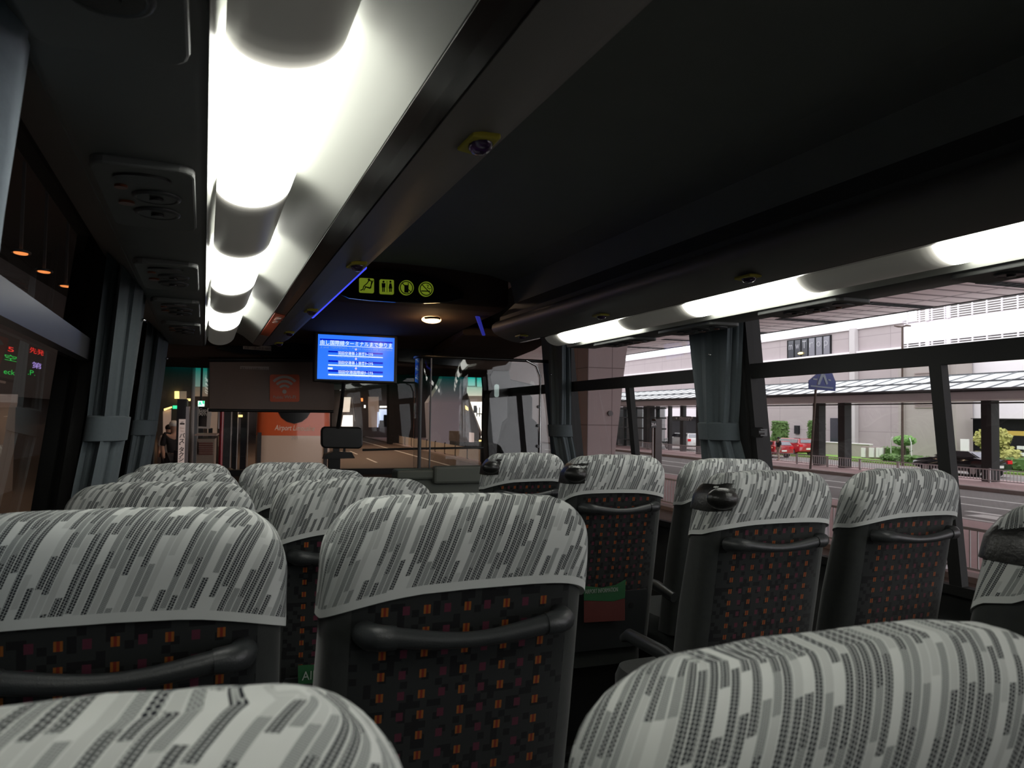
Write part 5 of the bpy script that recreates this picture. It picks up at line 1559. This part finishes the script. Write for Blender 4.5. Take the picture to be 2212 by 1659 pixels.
person('standing attendant in white cap and dark clothes at the front left', pframe(PS(375, 930, 20).x, 20, lf, 200), 1.80, {}, 'cloth dark', 'cloth dark', cap='cloth white', hair=False)
person('person in pale top standing behind the attendant at the far front left', pframe(PS(365, 940, 21.5).x, 21.5, lf, 170), 1.68, {}, 'cloth pale', 'cloth dark')
person('stooping person in dark clothes beside the orange coach', pframe(PS(522, 960, 11).x, 11, G, 250), 1.72,
       dict(chest=(0, .16, .64), neck=(0, .24, .70), head=(0, .30, .72), crown=(0, .36, .735), shl=(-.10, .20, .68), shr=(.10, .20, .68), ell=(-.12, .26, .52), elr=(.12, .26, .52), hal=(-.07, .34, .42), har=(.07, .34, .42)), 'cloth dark', 'cloth beige')
person('standing person in dark coat between the red pole and the orange coach', pframe(PS(497, 940, 15).x, 15, G, 180), 1.75, {}, 'cloth dark', 'cloth dark')
dd = thing('dark_doorway_frame', 'dark door framing with bright thin bars right of the red pole', 'door frame', stg(1.6, 16, G))
for (u0, u1, mt) in ((484, 500, 'dark steel'), (501, 502.5, 'fence grey'), (504, 514, 'dark void'), (515, 516.5, 'fence grey'), (522, 535, 'dark void'), (537, 538.5, 'column grey')):
    a = PS(u0, 860, 16.5); b = PS(u1, 860, 16.5); sbox(a.x, 16.4, G, b.x, 16.6, 1.6).build('upright_bar', mt, dd)
a = PS(515, 896, 16.35); b = PS(524, 901, 16.35); sbox(a.x, 16.3, b.z, b.x, 16.36, a.z).build('yellow_notice', 'lamp yellow', dd)
# terminal front behind, with lit bays
tf = thing('terminal_front', 'dim terminal building front with teal lit upper glazing, front left', 'building', stg(-1, 24, lf))
q = lambda pts, S, mt, nm, th=.2: MB(STREET).prism(pspl(pts, S), (0, th, 0)).build(nm, mt, tf)
q([(340, 1010), (340, 735), (470, 735), (470, 1010)], 30.5, 'terminal wall', 'wall', .4)
q([(378, 768), (448, 770), (448, 790), (368, 790)], 30.3, 'blue window', 'upper_window')
q([(420, 793), (447, 793), (447, 835), (420, 835)], 30.3, 'teal dim', 'upper_window')
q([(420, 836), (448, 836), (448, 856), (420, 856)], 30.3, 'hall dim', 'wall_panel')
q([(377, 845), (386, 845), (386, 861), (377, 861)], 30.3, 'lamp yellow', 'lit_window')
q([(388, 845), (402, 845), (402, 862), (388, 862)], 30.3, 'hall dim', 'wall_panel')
q([(404, 861), (412, 861), (412, 866), (404, 866)], 29.9, 'lamp yellow', 'wall_lamp')
q([(373, 876), (383, 876), (383, 883), (373, 883)], 29.9, 'exit green', 'lit_sign')
q([(354, 883), (370, 878), (370, 881), (354, 887)], 24.9, 'lamp yellow', 'tube_lamp')
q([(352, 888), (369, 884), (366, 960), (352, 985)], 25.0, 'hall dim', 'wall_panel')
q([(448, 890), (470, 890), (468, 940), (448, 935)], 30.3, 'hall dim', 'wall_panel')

# ------------------------------------------------------------------ far buildings straight ahead
sf = thing('station_front', 'lit station frontage ahead with teal-tinted upper windows', 'building', stg(20, 72, G))
def qq(pts, S, mt, nm, th=.3, par=sf): return MB(STREET).prism(pspl(pts, S), (0, th, 0)).build(nm, mt, par)
qq([(1008, 985), (1008, 700), (1225, 700), (1225, 985)], 74, 'beige tower', 'wall', 1.0)
qq([(1010, 790), (1060, 790), (1060, 803), (1010, 803)], 73.8, 'teal window', 'upper_window')
qq([(1012, 810), (1026, 810), (1026, 833), (1012, 833)], 73.8, 'teal window', 'upper_window')
qq([(1032, 810), (1072, 812), (1072, 835), (1032, 835)], 73.8, 'teal window', 'upper_window')
qq([(1010, 836), (1080, 837), (1080, 855), (1010, 855)], 73.8, 'hall light', 'wall_panel')
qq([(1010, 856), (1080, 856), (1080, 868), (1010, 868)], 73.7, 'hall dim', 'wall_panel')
lit = qq([(1016, 868), (1075, 868), (1075, 934), (1040, 934)], 73.7, 'shop light', 'lit_hall')
for u0, u1, v0, v1 in ((1024, 1030, 876, 892), (1042, 1048, 876, 890), (1030, 1056, 893, 895), (1041, 1046, 895, 926), (1050, 1056, 898, 914), (1030, 1031, 880, 900), (1036, 1037, 880, 900)):
    qq([(u0, v0), (u1, v0), (u1, v1), (u0, v1)], 73.4, 'dark steel', 'mullion', .2, lit)
es = thing('covered_stair', 'dark inclined covered stairway crossing in front of the lit station', 'stairway', stg(16, 62, G))
m = MB(STREET); m.prism(pspl([(998, 838), (1010, 850), (1044, 952), (1030, 955), (990, 880)], 62), (0, 2.5, 0)); m.build('casing', 'terminal wall', es)
m = MB(STREET); m.prism(pspl([(1009, 852), (1012, 862), (1043, 940), (1039, 940)], 61.8), (0, .2, 0)); m.build('edge_light', 'column grey', es)
m = MB(STREET); m.prism(pspl([(1006, 876), (1011, 880), (1012, 887), (1007, 884)], 61.7), (0, .2, 0)); m.build('amber_lamp', 'lamp yellow', es)
sbox(PS(1030, 950, 62).x, 62, G, PS(1046, 950, 62).x, 64.5, PS(1040, 948, 62).z).build('foot', 'terminal wall', es)
tk = thing('parked_truck', 'dark box truck with pale side panel in front of the lit station', 'truck', stg(14, 50, G))
a = PS(993, 933, 50); b = PS(1013, 955, 50); c0 = PS(1024, 955, 50)
sbox(a.x, 50, b.z, b.x, 53, a.z).build('box_body', 'terminal wall', tk); sbox(b.x, 50, b.z, c0.x, 51.5, PS(1013, 935, 50).z).build('side_panel', 'sign face white', tk)
sbox(a.x, 50, G + .35, PS(1052, 955, 50).x, 52.8, b.z).build('chassis', 'dark steel', tk)
a = PS(1044, 944, 49.9); m = MB(STREET); m.disc(tuple(a), (0, 1, 0), .14, .1, 14); m.build('head_lamp', 'shop light', tk)
a = PS(1040, 952, 49.9); m = MB(STREET); m.box((a.x - .15, 49.9, a.z - .05), (a.x + .15, 50, a.z + .05)); m.build('indicator', 'lamp yellow', tk)
for x_ in (1003, 1038):
    a = PS(x_, 960, 50.2); m = MB(STREET); m.disc((a.x - .0, 50.2, G + .4), (1, 0, 0), .4, .25, 18); m.build('wheel', 'tyre', tk)
fb = thing('underpass_shops', 'dark underpass wall ahead with small lit shop fronts', 'building', stg(8, 80, G))
def q3(pts, S, mt, nm, th=.3): return MB(STREET).prism(pspl(pts, S), (0, th, 0)).build(nm, mt, fb)
q3([(716, 990), (716, 700), (1008, 700), (1008, 990)], 90, 'terminal wall', 'wall', 1)
q3([(741, 858), (758, 858), (755, 890), (738, 890)], 89, 'hall light', 'lit_window')
q3([(742, 897), (762, 897), (762, 921), (738, 921)], 89, 'shop light', 'lit_window')
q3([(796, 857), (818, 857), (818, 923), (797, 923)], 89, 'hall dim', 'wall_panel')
q3([(821, 877), (840, 877), (840, 880.5), (821, 880.5)], 88.8, 'shop light', 'tube_lamp')
q3([(816, 890), (819, 890), (817, 923), (815, 923)], 88.8, 'shop blue', 'tube_lamp')
q3([(820, 884), (839, 884), (839, 922), (819, 922)], 89, 'shop blue', 'shop_front')
q3([(829, 896), (839, 896), (839, 922), (828, 922)], 88.9, 'dark void', 'shop_door')
q3([(820, 908), (829, 908), (829, 922), (819, 922)], 88.9, 'window dark', 'shop_door')
q3([(780, 860), (784, 860), (784, 867), (781, 867)], 88.7, 'downlight', 'amber_lamp')
q3([(787, 875), (790, 875), (790, 881), (787, 881)], 88.7, 'shop light', 'wall_lamp')
q3([(760, 858), (764, 858), (771, 910), (767, 910)], 88.7, 'column grey', 'sloping_beam')
q3([(858, 890), (868, 889), (867, 894), (858, 895)], 88.9, 'paper pale', 'small_sign')
q3([(720, 830), (767, 832), (767, 843), (720, 842)], 88.9, 'beige tower', 'wall_panel')
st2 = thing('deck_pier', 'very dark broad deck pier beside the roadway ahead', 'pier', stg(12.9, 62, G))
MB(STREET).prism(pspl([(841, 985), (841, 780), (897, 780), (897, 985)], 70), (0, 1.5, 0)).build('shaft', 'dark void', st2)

# ------------------------------------------------------------------ outside the left window
for k, (u, v) in enumerate(((45, 548), (95, 588), (142, 619), (180, 644))):
    p_ = PH(u, v, 3.4)  # modelled discs standing in for orange reflections in the left pane
    t = thing('downlight', 'orange downlight in the dark terminal ceiling, ' + ('nearest the photo edge', 'second from the photo edge', 'third from the photo edge', 'farthest along, small')[k], 'lamp', stg(p_.x, p_.y, p_.z), 'row of downlights')
    m = MB(STREET); m.disc((p_.x, p_.y, p_.z), (0, 0, 1), .24, .05, 20, rx=.9, ry=.55); m.build('diffuser', 'downlight', t)
    m = MB(STREET); m.ring((p_.x, p_.y, p_.z + .03), (0, 0, 1), .27, .03, rx=.95, ry=.65); m.build('bezel', 'dark steel', t, smooth=True)
    m = MB(STREET); m.box((p_.x - .03, p_.y - .03, p_.z + .05), (p_.x + .03, p_.y + .03, 5.44)); m.build('drop_rod', 'dark steel', t)
lb = thing('led_board', 'dark terminal sign board with red, green and violet lit characters', 'sign board', stg(-7, 22, lf))
a = PT(-60, 700, -7); b = PT(235, 850, -7)
TL = -7.0
P4 = ptpl([(-80, 655), (232, 772), (232, 872), (-80, 848)], TL)
m = MB(STREET); m.prism(P4, (-.25, 0, 0)); m.build('board', 'terminal wall', lb)
for s_ in (P4[0][1] + .5, P4[1][1] - .5): sbox(TL - .3, s_ - .1, lf, TL - .1, s_ + .1, 0).build('leg', 'dark steel', lb)


def led(ch, u, v, u2, hpx, mt, bold=.0):
    p0 = PT(u, v, TL + .02); p1 = PT(u2, v, TL + .02); p2 = PT(u, v - hpx, TL + .02)
    text('led_character', ch, (p2.z - p0.z) * 1.05, mt, lb, tuple(p0), (0, 1, 0), (0, 0, 1), F=STREET, width=abs(p1.y - p0.y), bold=bold)


led('5', 17, 758, 30, 14, 'led red'); led('先発', 64, 760, 95, 13, 'led red'); led('空', 10, 776, 36, 14, 'led green'); led('第', 69, 793, 90, 14, 'led violet'); led('eck', 8, 807, 32, 15, 'led green'); led('.P.', 60, 809, 76, 15, 'led green')
cn = thing('lit_counter', 'white lit counter box on a tan plinth outside the left window', 'counter', stg(-6, 12, lf))
P5 = ptpl([(-40, 850), (39, 852), (38, 870), (-40, 868)], -5.6); MB(STREET).prism(P5, (-.6, 0, 0)).build('lightbox', 'paper pale', cn)
P5 = ptpl([(-40, 868), (38, 870), (36, 880), (-40, 880)], -5.6); MB(STREET).prism(P5, (-.6, 0, 0)).build('shelf', 'bench edge', cn)
z_ = ptpl([(-40, 880), (36, 880)], -5.6); sbox(-6.2, z_[0][1], lf, -5.62, z_[1][1], z_[1][2] + .02).build('plinth', 'counter tan', cn)
ws2 = thing('arrow_notice', 'pale cut-out arrow notice outside the left window', 'sign', stg(-6, 20, lf))
MB(STREET).prism(ptpl([(168, 776), (178, 781), (173, 783), (175, 800), (170, 813), (156, 813), (158, 800), (163, 799)], -6.6), (-.05, 0, 0)).build('notice', 'paper pale', ws2)  # cut-outs stand in for a white sign's reflection in the glass
MB(STREET).prism(ptpl([(152, 828), (167, 829), (170, 849), (163, 848), (155, 838)], -6.6), (-.05, 0, 0)).build('notice', 'paper pale', ws2)
z_ = ptpl([(165, 849)], -6.6)[0]; sbox(-6.7, z_[1] - .05, lf, -6.62, z_[1] + .05, 1.6).build('stand', 'dark steel', ws2)
# weak warm lamp added out of view to light the left pavement
added_deck_lamp(-5.5, 14, 22, (1, .8, .65), 'terminal pavement lamp on the left')
